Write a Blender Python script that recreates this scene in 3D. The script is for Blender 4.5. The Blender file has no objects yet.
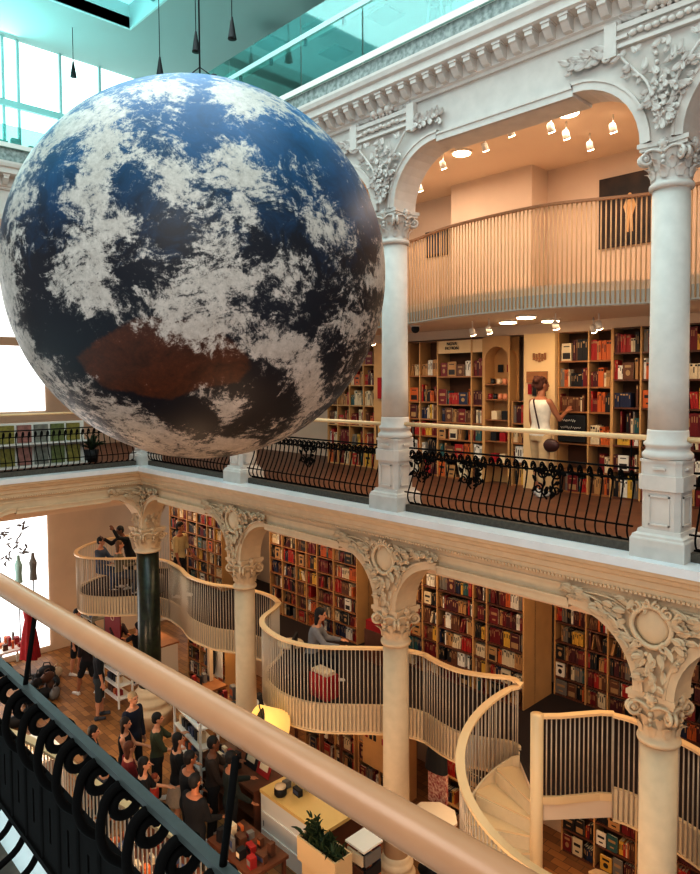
import bpy, bmesh, math, random
import numpy as np
from mathutils import Vector, Matrix
random.seed(7)
rnd = random.Random(11)
PI = math.pi
col = bpy.context.scene.collection
# ------------------------------------------------------------------ materials
MATS = {}
def mat(name, color, rough=.6, metal=0., var=0., scale=8., bump=0., emit=None, estr=0., trans=0., alpha=None, color2=None, stretch=None):
    if name in MATS: return MATS[name]
    m = bpy.data.materials.new(name); m.use_nodes = True
    nt = m.node_tree; b = nt.nodes['Principled BSDF']
    b.inputs['Base Color'].default_value = (*color, 1)
    b.inputs['Roughness'].default_value = rough
    b.inputs['Metallic'].default_value = metal
    if var or bump or color2:
        tc = nt.nodes.new('ShaderNodeTexCoord'); mp = nt.nodes.new('ShaderNodeMapping')
        if stretch: mp.inputs['Scale'].default_value = stretch
        n = nt.nodes.new('ShaderNodeTexNoise'); n.inputs['Scale'].default_value = scale; n.inputs['Detail'].default_value = 5
        nt.links.new(tc.outputs['Object'], mp.inputs['Vector']); nt.links.new(mp.outputs['Vector'], n.inputs['Vector'])
        if var or color2:
            r = nt.nodes.new('ShaderNodeValToRGB')
            c2 = color2 or tuple(max(0, c*(1-var)) for c in color)
            r.color_ramp.elements[0].position = .35; r.color_ramp.elements[1].position = .65
            r.color_ramp.elements[0].color = (*c2, 1); r.color_ramp.elements[1].color = (*color, 1)
            nt.links.new(n.outputs['Fac'], r.inputs['Fac']); nt.links.new(r.outputs['Color'], b.inputs['Base Color'])
        if bump:
            bp = nt.nodes.new('ShaderNodeBump'); bp.inputs['Strength'].default_value = bump; bp.inputs['Distance'].default_value = .01
            nt.links.new(n.outputs['Fac'], bp.inputs['Height']); nt.links.new(bp.outputs['Normal'], b.inputs['Normal'])
    if emit:
        b.inputs['Emission Color'].default_value = (*emit, 1); b.inputs['Emission Strength'].default_value = estr
    if trans: b.inputs['Transmission Weight'].default_value = trans
    if alpha is not None: b.inputs['Alpha'].default_value = alpha
    MATS[name] = m; return m
def S(r, g, b):   # sRGB 0-255 to linear
    return tuple(((c/255)/12.92 if c/255 <= .04045 else ((c/255+.055)/1.055)**2.4) for c in (r, g, b))
M_plaster = mat('white_plaster', S(214,206,198), .7, var=.08, scale=6, bump=.15)
M_plaster_low = mat('cream_plaster', S(214,190,158), .7, var=.08, scale=6, bump=.15)
M_marble = mat('white_marble_slab', S(226,228,230), .35, var=.08, scale=3)
M_kerb = mat('grey_stone_kerb', S(96,88,78), .7, var=.3, scale=20)
M_iron = mat('black_wrought_iron', S(11,8,7), .8, metal=.0, var=.3, scale=30)
M_iron.node_tree.nodes['Principled BSDF'].inputs['Specular IOR Level'].default_value = .12
M_ironbar = mat('painted_iron_top_bar', S(70,76,74), .45, metal=.0, var=.15, scale=30)
M_pipe = mat('cream_painted_pipe', S(184,134,98), .30, var=.05, scale=12)
M_rail = mat('cream_lacquered_rail', S(232,200,156), .35)
M_bar = mat('pale_steel_rod', S(196,182,164), .4, metal=.25)
M_fascia = mat('cream_fascia_board', S(222,200,166), .55, var=.06)
M_wood = mat('warm_shelf_wood', S(168,112,66), .5, var=.25, scale=4, stretch=(1,1,8))
M_woodd = mat('dark_shelf_wood', S(110,64,40), .5, var=.3, scale=4)
M_panel = mat('pale_birch_panel', S(206,160,104), .55, var=.1, scale=3)
M_back = mat('bookcase_back_board', S(96,60,36), .8)
M_wall = mat('warm_beige_wall', S(222,196,170), .8, var=.05, scale=2)
M_ceil = mat('cream_ceiling', S(228,204,178), .8)
M_green = mat('dark_green_marble', S(44,52,34), .3, color2=S(24,28,20), scale=9)
M_dfloor = mat('dark_carpet', S(52,36,30), .9, var=.3, scale=40)
M_gfloor = mat('red_brown_floor', S(116,74,50), .5, var=.3, scale=3)
M_white = mat('white_lacquer', S(232,228,220), .5)
M_teal = mat('pale_teal_wall', S(150,178,174), .8, var=.06, scale=2)  # teal light of the top storey put into the wall colour
M_concrete = mat('grey_terrazzo_band', S(170,176,172), .7, color2=S(120,128,124), scale=14)
M_lamp = mat('lamp_glow', (1,.85,.6), .5, emit=(1,.78,.5), estr=14)
M_lampbody = mat('white_lamp_body', S(235,225,210), .4)
M_black = mat('matte_black', S(22,20,20), .6)
M_red = mat('red_cloth', S(170,22,28), .8, var=.3, scale=6)
# floor tiles with a wooden look
def tile_floor():
    m = mat('brown_tile_floor', S(168,116,66), .45)
    nt = m.node_tree; b = nt.nodes['Principled BSDF']
    tc = nt.nodes.new('ShaderNodeTexCoord'); br = nt.nodes.new('ShaderNodeTexBrick')
    br.inputs['Scale'].default_value = 1.6; br.inputs['Color1'].default_value = (*S(176,124,72),1); br.inputs['Color2'].default_value = (*S(128,86,48),1)
    br.inputs['Mortar'].default_value = (*S(90,62,40),1); br.inputs['Mortar Size'].default_value = .008
    nt.links.new(tc.outputs['Object'], br.inputs['Vector']); nt.links.new(br.outputs['Color'], b.inputs['Base Color'])
    return m
M_tile = tile_floor()
def glass_mat():
    m = bpy.data.materials.new('teal_glass'); m.use_nodes = True; nt = m.node_tree
    nt.nodes.remove(nt.nodes['Principled BSDF']); out = nt.nodes['Material Output']
    t = nt.nodes.new('ShaderNodeBsdfTransparent'); t.inputs['Color'].default_value = (.70,.88,.86,1)
    g = nt.nodes.new('ShaderNodeBsdfGlossy'); g.inputs['Roughness'].default_value = .05; g.inputs['Color'].default_value = (.6,.85,.82,1)
    mx = nt.nodes.new('ShaderNodeMixShader'); mx.inputs[0].default_value = .16
    nt.links.new(t.outputs[0], mx.inputs[1]); nt.links.new(g.outputs[0], mx.inputs[2]); nt.links.new(mx.outputs[0], out.inputs['Surface'])
    return m
M_glass = glass_mat()
# ------------------------------------------------------------------ mesh builder
class MB:
    def __init__(s): s.v = []; s.f = []; s.mi = []; s.sm = []; s.cur = 0
    def add(s, vs, fs, smooth=False):
        o = len(s.v); s.v += [tuple(v) for v in vs]
        for f in fs: s.f.append(tuple(i+o for i in f)); s.mi.append(s.cur); s.sm.append(smooth)
        return s
    def box(s, x0, x1, y0, y1, z0, z1):
        v = [(x0,y0,z0),(x1,y0,z0),(x1,y1,z0),(x0,y1,z0),(x0,y0,z1),(x1,y0,z1),(x1,y1,z1),(x0,y1,z1)]
        return s.add(v, [(0,3,2,1),(4,5,6,7),(0,1,5,4),(1,2,6,5),(2,3,7,6),(3,0,4,7)])
    def bbox(s, c, d, M):      # oriented box, centre c, dims d, rotation matrix M
        v = []
        for sz in (-1,1):
            for sx, sy in ((-1,-1),(1,-1),(1,1),(-1,1)):
                v.append(Vector(c) + M @ Vector((sx*d[0]/2, sy*d[1]/2, sz*d[2]/2)))
        return s.add(v, [(0,3,2,1),(4,5,6,7),(0,1,5,4),(1,2,6,5),(2,3,7,6),(3,0,4,7)])
    def lathe(s, prof, c=(0,0,0), n=24, smooth=True, a0=0, square=False):
        vs = []; fs = []
        for r, z in prof:
            for i in range(n):
                a = 2*PI*i/n + a0
                vs.append((c[0]+r*math.cos(a), c[1]+r*math.sin(a), c[2]+z))
        for j in range(len(prof)-1):
            for i in range(n):
                fs.append((j*n+i, j*n+(i+1)%n, (j+1)*n+(i+1)%n, (j+1)*n+i))
        fs.append(tuple(reversed(range(n)))); fs.append(tuple((len(prof)-1)*n+i for i in range(n)))
        return s.add(vs, fs, smooth)
    def squareprof(s, prof, c=(0,0,0), ay=1.):     # square-plan lathe, prof = (half, z)
        vs = []; fs = []
        for r, z in prof:
            for sx, sy in ((-1,-1),(1,-1),(1,1),(-1,1)): vs.append((c[0]+sx*r, c[1]+sy*r*ay, c[2]+z))
        for j in range(len(prof)-1):
            for i in range(4): fs.append((j*4+i, j*4+(i+1)%4, (j+1)*4+(i+1)%4, (j+1)*4+i))
        fs.append((3,2,1,0)); k = (len(prof)-1)*4; fs.append((k,k+1,k+2,k+3))
        return s.add(vs, fs)
    def tube(s, pts, r, n=8, closed=False, smooth=True):
        pts = [Vector(p) for p in pts]; m = len(pts); vs = []; fs = []
        rr = r if hasattr(r, '__len__') else [r]*m
        up = None
        for i, p in enumerate(pts):
            if closed: t = pts[(i+1) % m] - pts[i-1]
            else: t = pts[min(i+1, m-1)] - pts[max(i-1, 0)]
            if t.length < 1e-9: t = Vector((0,0,1))
            t.normalize()
            if up is None:
                up = Vector((0,0,1)) if abs(t.z) < .9 else Vector((1,0,0))
            a = t.cross(up); 
            if a.length < 1e-6: a = t.orthogonal()
            a.normalize(); b = a.cross(t); b.normalize(); up = b
            for k in range(n):
                an = 2*PI*k/n
                vs.append(p + a*rr[i]*math.cos(an) + b*rr[i]*math.sin(an))
        for j in range(m if closed else m-1):
            for k in range(n):
                j2 = (j+1) % m
                fs.append((j*n+k, j*n+(k+1)%n, j2*n+(k+1)%n, j2*n+k))
        if not closed: fs.append(tuple(reversed(range(n)))); fs.append(tuple((m-1)*n+k for k in range(n)))
        return s.add(vs, fs, smooth)
    def ribbon(s, pts, w, z0, z1, off=0.):     # vertical-section rectangle swept along XY path (w wide, z0..z1 relative to the point)
        P = offset_path(pts, off); m = len(P); vs = []; fs = []
        for (x, y, z), (nx, ny) in P:
            vs += [(x-nx*w/2, y-ny*w/2, z+z0), (x+nx*w/2, y+ny*w/2, z+z0), (x+nx*w/2, y+ny*w/2, z+z1), (x-nx*w/2, y-ny*w/2, z+z1)]
        for j in range(m-1):
            for k in range(4): fs.append((j*4+k, j*4+(k+1)%4, (j+1)*4+(k+1)%4, (j+1)*4+k))
        fs.append((3,2,1,0)); k = (m-1)*4; fs.append((k,k+1,k+2,k+3))
        return s.add(vs, fs, False)
    def prism(s, poly, z0, z1):        # poly in XY
        n = len(poly)
        vs = [(x,y,z0) for x,y in poly] + [(x,y,z1) for x,y in poly]
        fs = [tuple(reversed(range(n))), tuple(range(n,2*n))] + [(i,(i+1)%n,n+(i+1)%n,n+i) for i in range(n)]
        return s.add(vs, fs)
    def ball(s, c, r, n=12, m=8, M=None):
        vs = []; fs = []
        r = r if hasattr(r,'__len__') else (r,r,r)
        for j in range(m+1):
            t = PI*j/m
            for i in range(n):
                a = 2*PI*i/n
                v = Vector((r[0]*math.sin(t)*math.cos(a), r[1]*math.sin(t)*math.sin(a), -r[2]*math.cos(t)))
                if M: v = M @ v
                vs.append(Vector(c)+v)
        for j in range(m):
            for i in range(n): fs.append((j*n+i, j*n+(i+1)%n, (j+1)*n+(i+1)%n, (j+1)*n+i))
        return s.add(vs, fs, True)
    def mesh(s, name, mats):
        me = bpy.data.meshes.new(name); me.from_pydata(s.v, [], s.f)
        for m in (mats if isinstance(mats, (list, tuple)) else [mats]): me.materials.append(m)
        me.polygons.foreach_set('material_index', s.mi); me.polygons.foreach_set('use_smooth', s.sm)
        me.update(); return me
    def build(s, name, mats, parent=None, loc=None, rz=None, merge=False, fixn=True):
        me = s.mesh(name, mats)
        if fixn:
            bm = bmesh.new(); bm.from_mesh(me)
            if merge: bmesh.ops.remove_doubles(bm, verts=bm.verts, dist=1e-5)
            bmesh.ops.recalc_face_normals(bm, faces=bm.faces); bm.to_mesh(me); bm.free()
        return link(name, me, parent, loc, rz)
def link(name, me, parent=None, loc=None, rz=None):
    o = bpy.data.objects.new(name, me); col.objects.link(o)
    if parent: o.parent = parent
    if loc: o.location = loc
    if rz is not None: o.rotation_euler = (0,0,rz)
    return o
def offset_path(pts, off):
    m = len(pts); out = []
    for i, p in enumerate(pts):
        a = pts[max(i-1,0)]; b = pts[min(i+1,m-1)]
        tx, ty = b[0]-a[0], b[1]-a[1]; L = math.hypot(tx,ty) or 1
        nx, ny = -ty/L, tx/L
        z = p[2] if len(p) > 2 else 0
        out.append(((p[0]+nx*off, p[1]+ny*off, z), (nx,ny)))
    return out
def smooth_path(pts, per=8):           # Catmull-Rom
    d = len(pts[0]); P = [pts[0]] + list(pts) + [pts[-1]]; out = []
    for i in range(1, len(P)-2):
        for k in range(per):
            t = k/per
            out.append(tuple(.5*(2*P[i][q] + (P[i+1][q]-P[i-1][q])*t + (2*P[i-1][q]-5*P[i][q]+4*P[i+1][q]-P[i+2][q])*t*t + (3*P[i][q]-P[i-1][q]-3*P[i+1][q]+P[i+2][q])*t**3) for q in range(d)))
    out.append(tuple(pts[-1])); return out
def resample(pts, step):
    out = [tuple(pts[0])]; acc = 0.
    for a, b in zip(pts[:-1], pts[1:]):
        L = math.dist(a[:2], b[:2]); 
        if L < 1e-9: continue
        pos = step - acc
        while pos <= L:
            t = pos/L; out.append(tuple(a[q]+(b[q]-a[q])*t for q in range(len(a)))); pos += step
        acc = (acc + L) % step if L >= step-acc else acc + L
    return out
def tag(o, label=None, cat=None, group=None, kind=None):
    if label: o['label'] = label
    if cat: o['category'] = cat
    if group: o['group'] = group
    if kind: o['kind'] = kind
    return o
def struct(o): o['kind'] = 'structure'; return o
def thing(name, label, cat, loc=(0,0,0), rz=0, group=None):
    o = bpy.data.objects.new(name, None); col.objects.link(o)
    o.location = loc; o.rotation_euler = (0,0,rz); o.empty_display_size = .1
    return tag(o, label, cat, group)
def copy_tree(o, loc=None, rz=None, label=None, group=None, parent=None):
    c = o.copy(); col.objects.link(c); c.parent = parent
    if loc is not None: c.location = loc
    if rz is not None: c.rotation_euler = (0,0,rz)
    if label: c['label'] = label
    if group: c['group'] = group
    for ch in list(o.children): copy_tree(ch, parent=c)
    return c
# ------------------------------------------------------------------ camera
CAM = dict(f=680., yaw=.8072808, pitch=.04446439, roll=-.00595332, C=(14.963620,-7.609321,1.939959), py=410.804)
def cam_axes():
    y, p, r = CAM['yaw'], CAM['pitch'], CAM['roll']
    d = Vector((-math.sin(y)*math.cos(p), math.cos(y)*math.cos(p), -math.sin(p)))
    rt = d.cross(Vector((0,0,1))); rt.normalize(); u = rt.cross(d)
    return rt*math.cos(r)+u*math.sin(r), -rt*math.sin(r)+u*math.cos(r), d
RT, UP, DD = cam_axes()
cd = bpy.data.cameras.new('camera'); cam = bpy.data.objects.new('camera', cd); col.objects.link(cam)
cd.sensor_fit = 'HORIZONTAL'; cd.sensor_width = 36; cd.lens = CAM['f']/700*36
cd.shift_y = (CAM['py']-437)/700; cd.clip_start = .05; cd.clip_end = 200
cam.matrix_world = Matrix(((RT.x,UP.x,-DD.x,CAM['C'][0]),(RT.y,UP.y,-DD.y,CAM['C'][1]),(RT.z,UP.z,-DD.z,CAM['C'][2]),(0,0,0,1)))
bpy.context.scene.camera = cam
def size_px(c):    # projected position of a point and scale (pixels per unit)
    v = Vector(c) - Vector(CAM['C']); z = v.dot(DD)
    if z < .2: return None
    return 350+CAM['f']*v.dot(RT)/z, CAM['py']-CAM['f']*v.dot(UP)/z, CAM['f']/z
# ================================================================== ARCHITECTURE
GZ = -6.2; MZ = -3.5
R_ARC = .78; PW = .22
def arch_z(x, zs, xs):
    # height of the soffit at local x for column positions xs (zs springing, zs+R flat)
    for i in range(len(xs)-1):
        a, b = xs[i], xs[i+1]
        if a <= x <= b:
            d = min(x-a, b-x)
            if d < PW: return None
            if d < PW+R_ARC:
                t = PW+R_ARC-d; return zs + math.sqrt(max(0, R_ARC**2 - t*t))
            return zs + R_ARC - .04
    return None
def arcade(xs, zs, ztop, y0=-.22, y1=.22):
    mb = MB()
    cuts = []
    for i in range(len(xs)-1):
        a, b = xs[i], xs[i+1]
        c = [a+PW+R_ARC*(1-math.cos(PI/2*k/10)) for k in range(11)]
        c2 = [b-PW-R_ARC*(1-math.cos(PI/2*k/10)) for k in range(11)][::-1]
        segs = [(x, zs+math.sqrt(max(0,R_ARC**2-(PW+R_ARC-(x-a))**2))) for x in c]
        segs += [(x+1e-4 if k==0 else x, zs+R_ARC-.04) for k, x in enumerate([c[-1]])]
        segs += [(c2[0]-1e-4, zs+R_ARC-.04)]
        segs += [(x, zs+math.sqrt(max(0,R_ARC**2-(PW+R_ARC-(b-x))**2))) for x in c2]
        cuts.append(segs)
    pts = [(xs[0]-PW, zs)] 
    for s in cuts: pts += s
    pts.append((xs[-1]+PW, zs))
    vs = []; fs = []
    for x, z in pts:
        vs += [(x,y0,z),(x,y0,ztop),(x,y1,ztop),(x,y1,z)]
    for j in range(len(pts)-1):
        for k in range(4): fs.append((j*4+k, (j+1)*4+k, (j+1)*4+(k+1)%4, j*4+(k+1)%4))
    fs.append((0,1,2,3)); k = (len(pts)-1)*4; fs.append((k+3,k+2,k+1,k))
    mb.add(vs, fs)
    # archivolt band, raised from the face
    for s in cuts:
        p = [(x,z) for x,z in s]
        for yy0, yy1, w in ((y0-.035, y0+.01, .10), (y0-.05, y0+.01, .03)):
            vs = []; fs = []
            for i,(x,z) in enumerate(p):
                a = p[max(i-1,0)]; b = p[min(i+1,len(p)-1)]
                tx, tz = b[0]-a[0], b[1]-a[1]; L = math.hypot(tx,tz) or 1
                nx, nz = -tz/L, tx/L
                o = .0 if w > .05 else .085
                i0 = (x+nx*o, z+nz*o); i1 = (x+nx*(o+w), z+nz*(o+w))
                vs += [(i0[0],yy0,i0[1]),(i1[0],yy0,i1[1]),(i1[0],yy1,i1[1]),(i0[0],yy1,i0[1])]
            for j in range(len(p)-1):
                for k in range(4): fs.append((j*4+k,(j+1)*4+k,(j+1)*4+(k+1)%4,j*4+(k+1)%4))
            mb.add(vs, fs)
    return mb
def profile_run(mb, x0, x1, prof, mi0=0, mi1=0):    # prof = [(y,z)...] extruded along x; mitre at ends by y (mi=1: end grows with -y)
    n = len(prof); vs = [(x0+mi0*(-y), y, z) for y,z in prof] + [(x1, y, z) for y,z in prof]
    fs = [tuple(range(n)), tuple(reversed(range(n,2*n)))] + [(i, n+i, n+(i+1)%n, (i+1)%n) for i in range(n)]
    return mb.add(vs, fs)
XS = [0,4,8,12,16]; BX = [-12,-8,-4,0]
# lower and upper arcades (side = along X, back = along -Y, turned a quarter)
def arc_pair(name, zs, ztop, m):
    struct(arcade(XS, zs, ztop).build(name+'_side', m))
    struct(arcade(BX, zs, ztop).build(name+'_back', m, rz=PI/2))
arc_pair('wall_lower_arcade', -1.5, -.10, M_plaster_low)
arc_pair('wall_upper_arcade', 4.44, 5.98, M_plaster)
# lower cornice: fascias, bead row, white slab
lowp = [(-.20,-.42),(-.26,-.42),(-.27,-.38),(-.27,-.33),(-.30,-.31),(-.30,-.24),(-.34,-.22),(-.36,-.17),(-.40,-.15),(-.41,-.10),(-.20,-.10)]
def beads(mb, x0, x1, y, z, st=.05, r=.014):
    x = x0
    while x < x1:
        mb.box(x, x+st*.55, y-r, y+r, z-r, z+r); x += st
mb = MB(); profile_run(mb, .0, 20, lowp, mi0=1); beads(mb, .3, 16, -.275, -.40)
profile_run(mb, .3, 20, [(-.2,-.52),(-.235,-.52),(-.235,-.49),(-.2,-.49)])
struct(mb.build('trim_lower_cornice_side', M_plaster_low))
mb = MB(); 
vs = [(-14,y,z) for y,z in lowp] + [(0+y,y,z) for y,z in lowp]; n = len(lowp)
mb.add(vs, [tuple(range(n)), tuple(reversed(range(n,2*n)))] + [(i,n+i,n+(i+1)%n,(i+1)%n) for i in range(n)])
beads(mb, -12, -.3, -.275, -.40)
profile_run(mb, -14, -.3, [(-.2,-.52),(-.235,-.52),(-.235,-.49),(-.2,-.49)])
# deep plain soffit beam of the back gallery
struct(mb.build('trim_lower_cornice_back', M_plaster_low, rz=PI/2))
# slabs (galleries)
struct(MB().prism([(.43,-.43),(20,-.43),(20,.35),(-.35,.35),(-.35,-14),(.43,-14)], -.10, 0).build('floor_gallery_edge', M_marble))
struct(MB().prism([(-.35,.35),(20,.35),(20,4.2),(-8,4.2),(-8,-14),(-.35,-14)], -.10, -.002).build('floor_gallery', M_gfloor))
struct(MB().prism([(-.2,.2),(20,.2),(20,4.2),(-8,4.2),(-8,-14),(-.2,-14)], -.95, -.10).build('ceiling_lower', M_ceil))
# near gallery (camera side)
struct(MB().box(-2,20,-12,-6.42,-.10,0).build('floor_near_gallery', M_marble))
struct(MB().box(-2,20,-12,-6.62,-.95,-.101).build('ceiling_near_gallery', M_plaster_low))
struct(MB().box(-8,20,-14,5,-6.4,GZ).build('floor', M_tile))
# kerbs
K = []
for i in range(5):
    x0, x1 = (i*4+.3, i*4+3.7); mb = MB().box(x0,x1,-.1,.1,0,.10); struct(mb.build('trim_kerb', M_kerb))
for i in range(3):
    struct(MB().box(-.1,.1,-i*4-3.7,-i*4-.3,0,.10).build('trim_kerb', M_kerb))
struct(MB().box(2,16,-6.96,-6.80,0,.10).build('trim_kerb', M_kerb))
# walls
struct(MB().box(-6,20,4.0,4.2,-.002,2.9).build('wall_gallery_side', M_wall))
struct(MB().box(-3.5,20,3.3,3.5,GZ,-.95).build('wall_side', M_wall))
mb = MB(); mb.box(-8,20,3.0,3.2,3.1,5.5); mb.box(7.12,8.8,2.5,3.0,3.1,5.5)
struct(mb.build('wall_upper_side', M_wall))
struct(MB().prism([(-.2,.2),(20,.2),(20,3.2),(-8,3.2),(-8,-14),(-.2,-14)], 5.5, 5.97).build('ceiling_upper', M_ceil))
# upper cornice
upp = [(-.20,5.80),(-.26,5.80),(-.27,5.84),(-.30,5.86),(-.30,6.03),(-.46,6.05),(-.50,6.07),(-.50,6.17),(-.54,6.19),(-.56,6.25),(-.56,6.29),(-.20,6.31)]
def modil(mb, x0, x1):
    x = x0
    while x < x1:
        vs = []; pr = [(-.30,5.87),(-.36,5.88),(-.40,5.92),(-.43,5.96),(-.455,5.97),(-.46,6.04),(-.30,6.04)]
        profile_run(mb, x, x+.10, pr); mb.box(x-.012,x+.112,-.47,-.30,6.02,6.05); x += .222
mb = MB(); profile_run(mb, 0, 20, upp, mi0=1); modil(mb, .5, 16); struct(mb.build('trim_upper_cornice_side', M_plaster))
mb = MB(); n = len(upp); vs = [(-14,y,z) for y,z in upp] + [(y,y,z) for y,z in upp]
mb.add(vs, [tuple(range(n)), tuple(reversed(range(n,2*n)))] + [(i,n+i,n+(i+1)%n,(i+1)%n) for i in range(n)]); modil(mb, -12, -.5)
struct(mb.build('trim_upper_cornice_back', M_plaster, rz=PI/2))
# top storey: terrazzo band + white edge + floor
struct(MB().prism([(.36,-.36),(20,-.36),(20,3.4),(-3.2,3.4),(-3.2,-14),(.36,-14)], 6.30, 6.60).build('floor_top_band', M_concrete))
struct(MB().prism([(.42,-.42),(20,-.42),(20,3.4),(-3.2,3.4),(-3.2,-14),(.42,-14)], 6.60, 6.69).build('floor_top_storey', M_white))
# ---- capitals, columns
def spiral(cx, cz, r0, turns, n, flip=1):
    return [(cx+flip*r0*(1-.78*k/n)*math.cos(-PI/2+2*PI*turns*k/n+PI), cz+r0*(1-.78*k/n)*math.sin(-PI/2+2*PI*turns*k/n+PI)) for k in range(n+1)]
def leaf(mb, M, L, W, curl=.5, nseg=6):
    # leaf rooted at origin, pointing +z, bulging -y, tip curling to -y
    vs = []; fs = []
    for i in range(nseg+1):
        t = i/nseg
        w = W*(math.sin(PI*min(1,t*.9+.1))**.7)*(1+.18*math.sin(t*PI*5))
        z = L*(t - curl*.35*t**3); y = -L*curl*.6*t**2.5
        for q, yy in ((-1,.012),(-.5,-.012),(0,.006),(.5,-.012),(1,.012)):
            vs.append(M @ Vector((q*w/2, y+yy-.012, z)))
    for i in range(nseg):
        for k in range(4): fs.append((i*5+k, i*5+k+1, (i+1)*5+k+1, (i+1)*5+k))
    mb.add(vs, fs, True)
def capital_mesh(r, h, ha):
    # from ring (z=0) to abacus top (z=h)
    mb = MB()
    mb.lathe([(r*1.0,-.02),(r*1.16,-.01),(r*1.2,.02),(r*1.16,.045),(r*1.02,.055),(r*1.0,h*.2),(r*1.04,h*.25),(r*1.1,h*.6),(r*1.3,h*.8),(r*1.3,h*.82)], n=24)
    # abacus, concave sides
    P = []
    for k in range(4):
        a = PI/2*k
        for t in range(9):
            u = -1+2*t/8
            if k and t == 0: pass
            d = ha*(1-.14*math.cos(u*PI/2)); x, y = u*ha, -d
            P.append((x*math.cos(a)-y*math.sin(a), x*math.sin(a)+y*math.cos(a)))
    for s0, z0, z1 in ((.93,h*.82,h*.90),(1.0,h*.90,h)):
        mb.prism([(x*s0,y*s0) for x,y in P], z0, z1)
    # volutes at the corners
    for k in range(4):
        a = PI/4+PI/2*k; M = Matrix.Rotation(a,4,'Z')
        for sgn in (-1,1):
            pts = [M @ Vector((ha*1.10+x, sgn*.028, z)) for x,z in spiral(0, h*.66, h*.17, 1.6, 22, 1)]
            mb.tube(pts, [h*.05*(1-.5*i/22) for i in range(23)], n=6)
        mb.ball(M @ Vector((ha*1.1,0,h*.66)), (h*.07,.06,h*.07), 8, 6, M=M.to_3x3())
        # arms from volute to centre
        for s2 in (-1,1):
            pts = []
            for t in range(7):
                u = t/6; an = a + s2*PI/4*(1-u)*.95
                rr = (r*1.25)*(1-u)+ha*1.15*u
                pts.append((rr*math.cos(an), rr*math.sin(an), h*(.72+.10*math.sin(u*PI*.9))))
            mb.tube(pts, h*.035, n=5)
    for row, (n, z, L, W, off) in enumerate(((8,h*.18,h*.36,r*.62,0),(8,h*.36,h*.36,r*.55,.5))):
        for k in range(n):
            a = 2*PI*(k+off)/n
            M = Matrix.Rotation(a,4,'Z') @ Matrix.Translation((0,-r*1.02,z))
            leaf(mb, M, L, W, .8)
    for k in range(4):      # flower at the middle of each abacus side, drops under it
        a = PI/2*k; M = Matrix.Rotation(a,3,'Z')
        mb.ball(M @ Vector((0,-ha*.9,h*.92)), (h*.10,h*.07,h*.10), 8, 6, M=M)
        for j in range(6):
            b = 2*PI*j/6; mb.ball(M @ Vector((h*.09*math.cos(b),-ha*.9,h*.92+h*.09*math.sin(b))), h*.045, 6, 4)
        for j in range(3): mb.ball(M @ Vector((0,-r*1.22,h*(.62-.1*j))), h*(.06-.012*j), 6, 4)
    return mb
CAP_UP = capital_mesh(.19,.47,.265).mesh('capital', M_plaster)
CAP_LOW = capital_mesh(.195,.58,.265).mesh('capital', M_plaster_low)
CAP_BIG = capital_mesh(.26,.58,.32).mesh('capital', M_plaster_low)
def fluted(prof): return MB().lathe(prof, n=32)
SH_UP = fluted([(.205,0),(.20,.5),(.19,2.6)]).mesh('shaft', M_plaster)
SH_LOW = fluted([(.205,0),(.205,1),(.195,3.35)]).mesh('shaft', M_plaster_low)
SH_GR = fluted([(.27,0),(.265,1),(.255,3.30)]).mesh('shaft', M_green)
mb = MB().squareprof([(.29,0),(.29,.20),(.285,.215),(.275,.225),(.27,.25),(.235,.27),(.225,.31)], ay=.95)
PED_B = mb.mesh('pedestal_foot', M_plaster)
mb = MB()
def octa(mb, h, c, z0, z1):
    mb.prism([(-h,-h+c),(-h+c,-h),(h-c,-h),(h,-h+c),(h,h-c),(h-c,h),(-h+c,h),(-h,h-c)], z0, z1)
octa(mb,.205,.05,.28,1.06); octa(mb,.235,.055,.74,.90); octa(mb,.215,.05,.90,1.06); octa(mb,.225,.05,1.04,1.07)
for k in range(4):
    M = Matrix.Rotation(PI/2*k,4,'Z')
    for a,b,c,d in ((-.11,-.095,.36,.68),(.095,.11,.36,.68),(-.11,.11,.36,.375),(-.11,.11,.665,.68)):
        v = [M @ Vector(p) for p in ((a,-.222,c),(b,-.222,c),(b,-.200,c),(a,-.200,c),(a,-.222,d),(b,-.222,d),(b,-.200,d),(a,-.200,d))]
        mb.add(v, [(0,3,2,1),(4,5,6,7),(0,1,5,4),(1,2,6,5),(2,3,7,6),(3,0,4,7)])
    v = [M @ Vector(p) for p in ((-.07,-.24,.965),(.07,-.24,.965),(.07,-.21,.965),(-.07,-.21,.965),(-.07,-.24,.99),(.07,-.24,.99),(.07,-.21,.99),(-.07,-.21,.99))]
    mb.add(v, [(0,3,2,1),(4,5,6,7),(0,1,5,4),(1,2,6,5),(2,3,7,6),(3,0,4,7)])
PED_T = mb.mesh('pedestal_block', M_plaster)
BASE_UP = MB().lathe([(.24,0),(.26,.02),(.26,.06),(.235,.085),(.222,.10),(.222,.13),(.245,.15),(.245,.175),(.215,.20),(.21,.30),(.205,.32)], n=32).mesh('base_moulding', M_plaster)
def upper_column(loc, label):
    t = thing('upper_column', label, 'column', loc)
    link('pedestal_foot', PED_B, t); link('pedestal_block', PED_T, t)
    link('base_moulding', BASE_UP, t, (0,0,1.07)); link('shaft', SH_UP, t, (0,0,1.38)); link('capital', CAP_UP, t, (0,0,3.97))
    return t
BASE_LOW = MB().lathe([(.33,0),(.33,.30),(.34,.33),(.32,.36),(.29,.38),(.29,.44),(.30,.47),(.30,.50),(.26,.53),(.25,.60),(.265,.62),(.265,.66),(.235,.69),(.215,.72),(.215,.80)], n=32).mesh('base_moulding', M_plaster_low)
BASE_BIG = MB().lathe([(.52,0),(.52,.22),(.54,.26),(.52,.32),(.46,.36),(.45,.44),(.47,.48),(.46,.54),(.38,.60),(.37,.66),(.38,.70),(.33,.76),(.29,.80),(.28,.86)], n=40).mesh('base_moulding', M_plaster_low)
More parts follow.
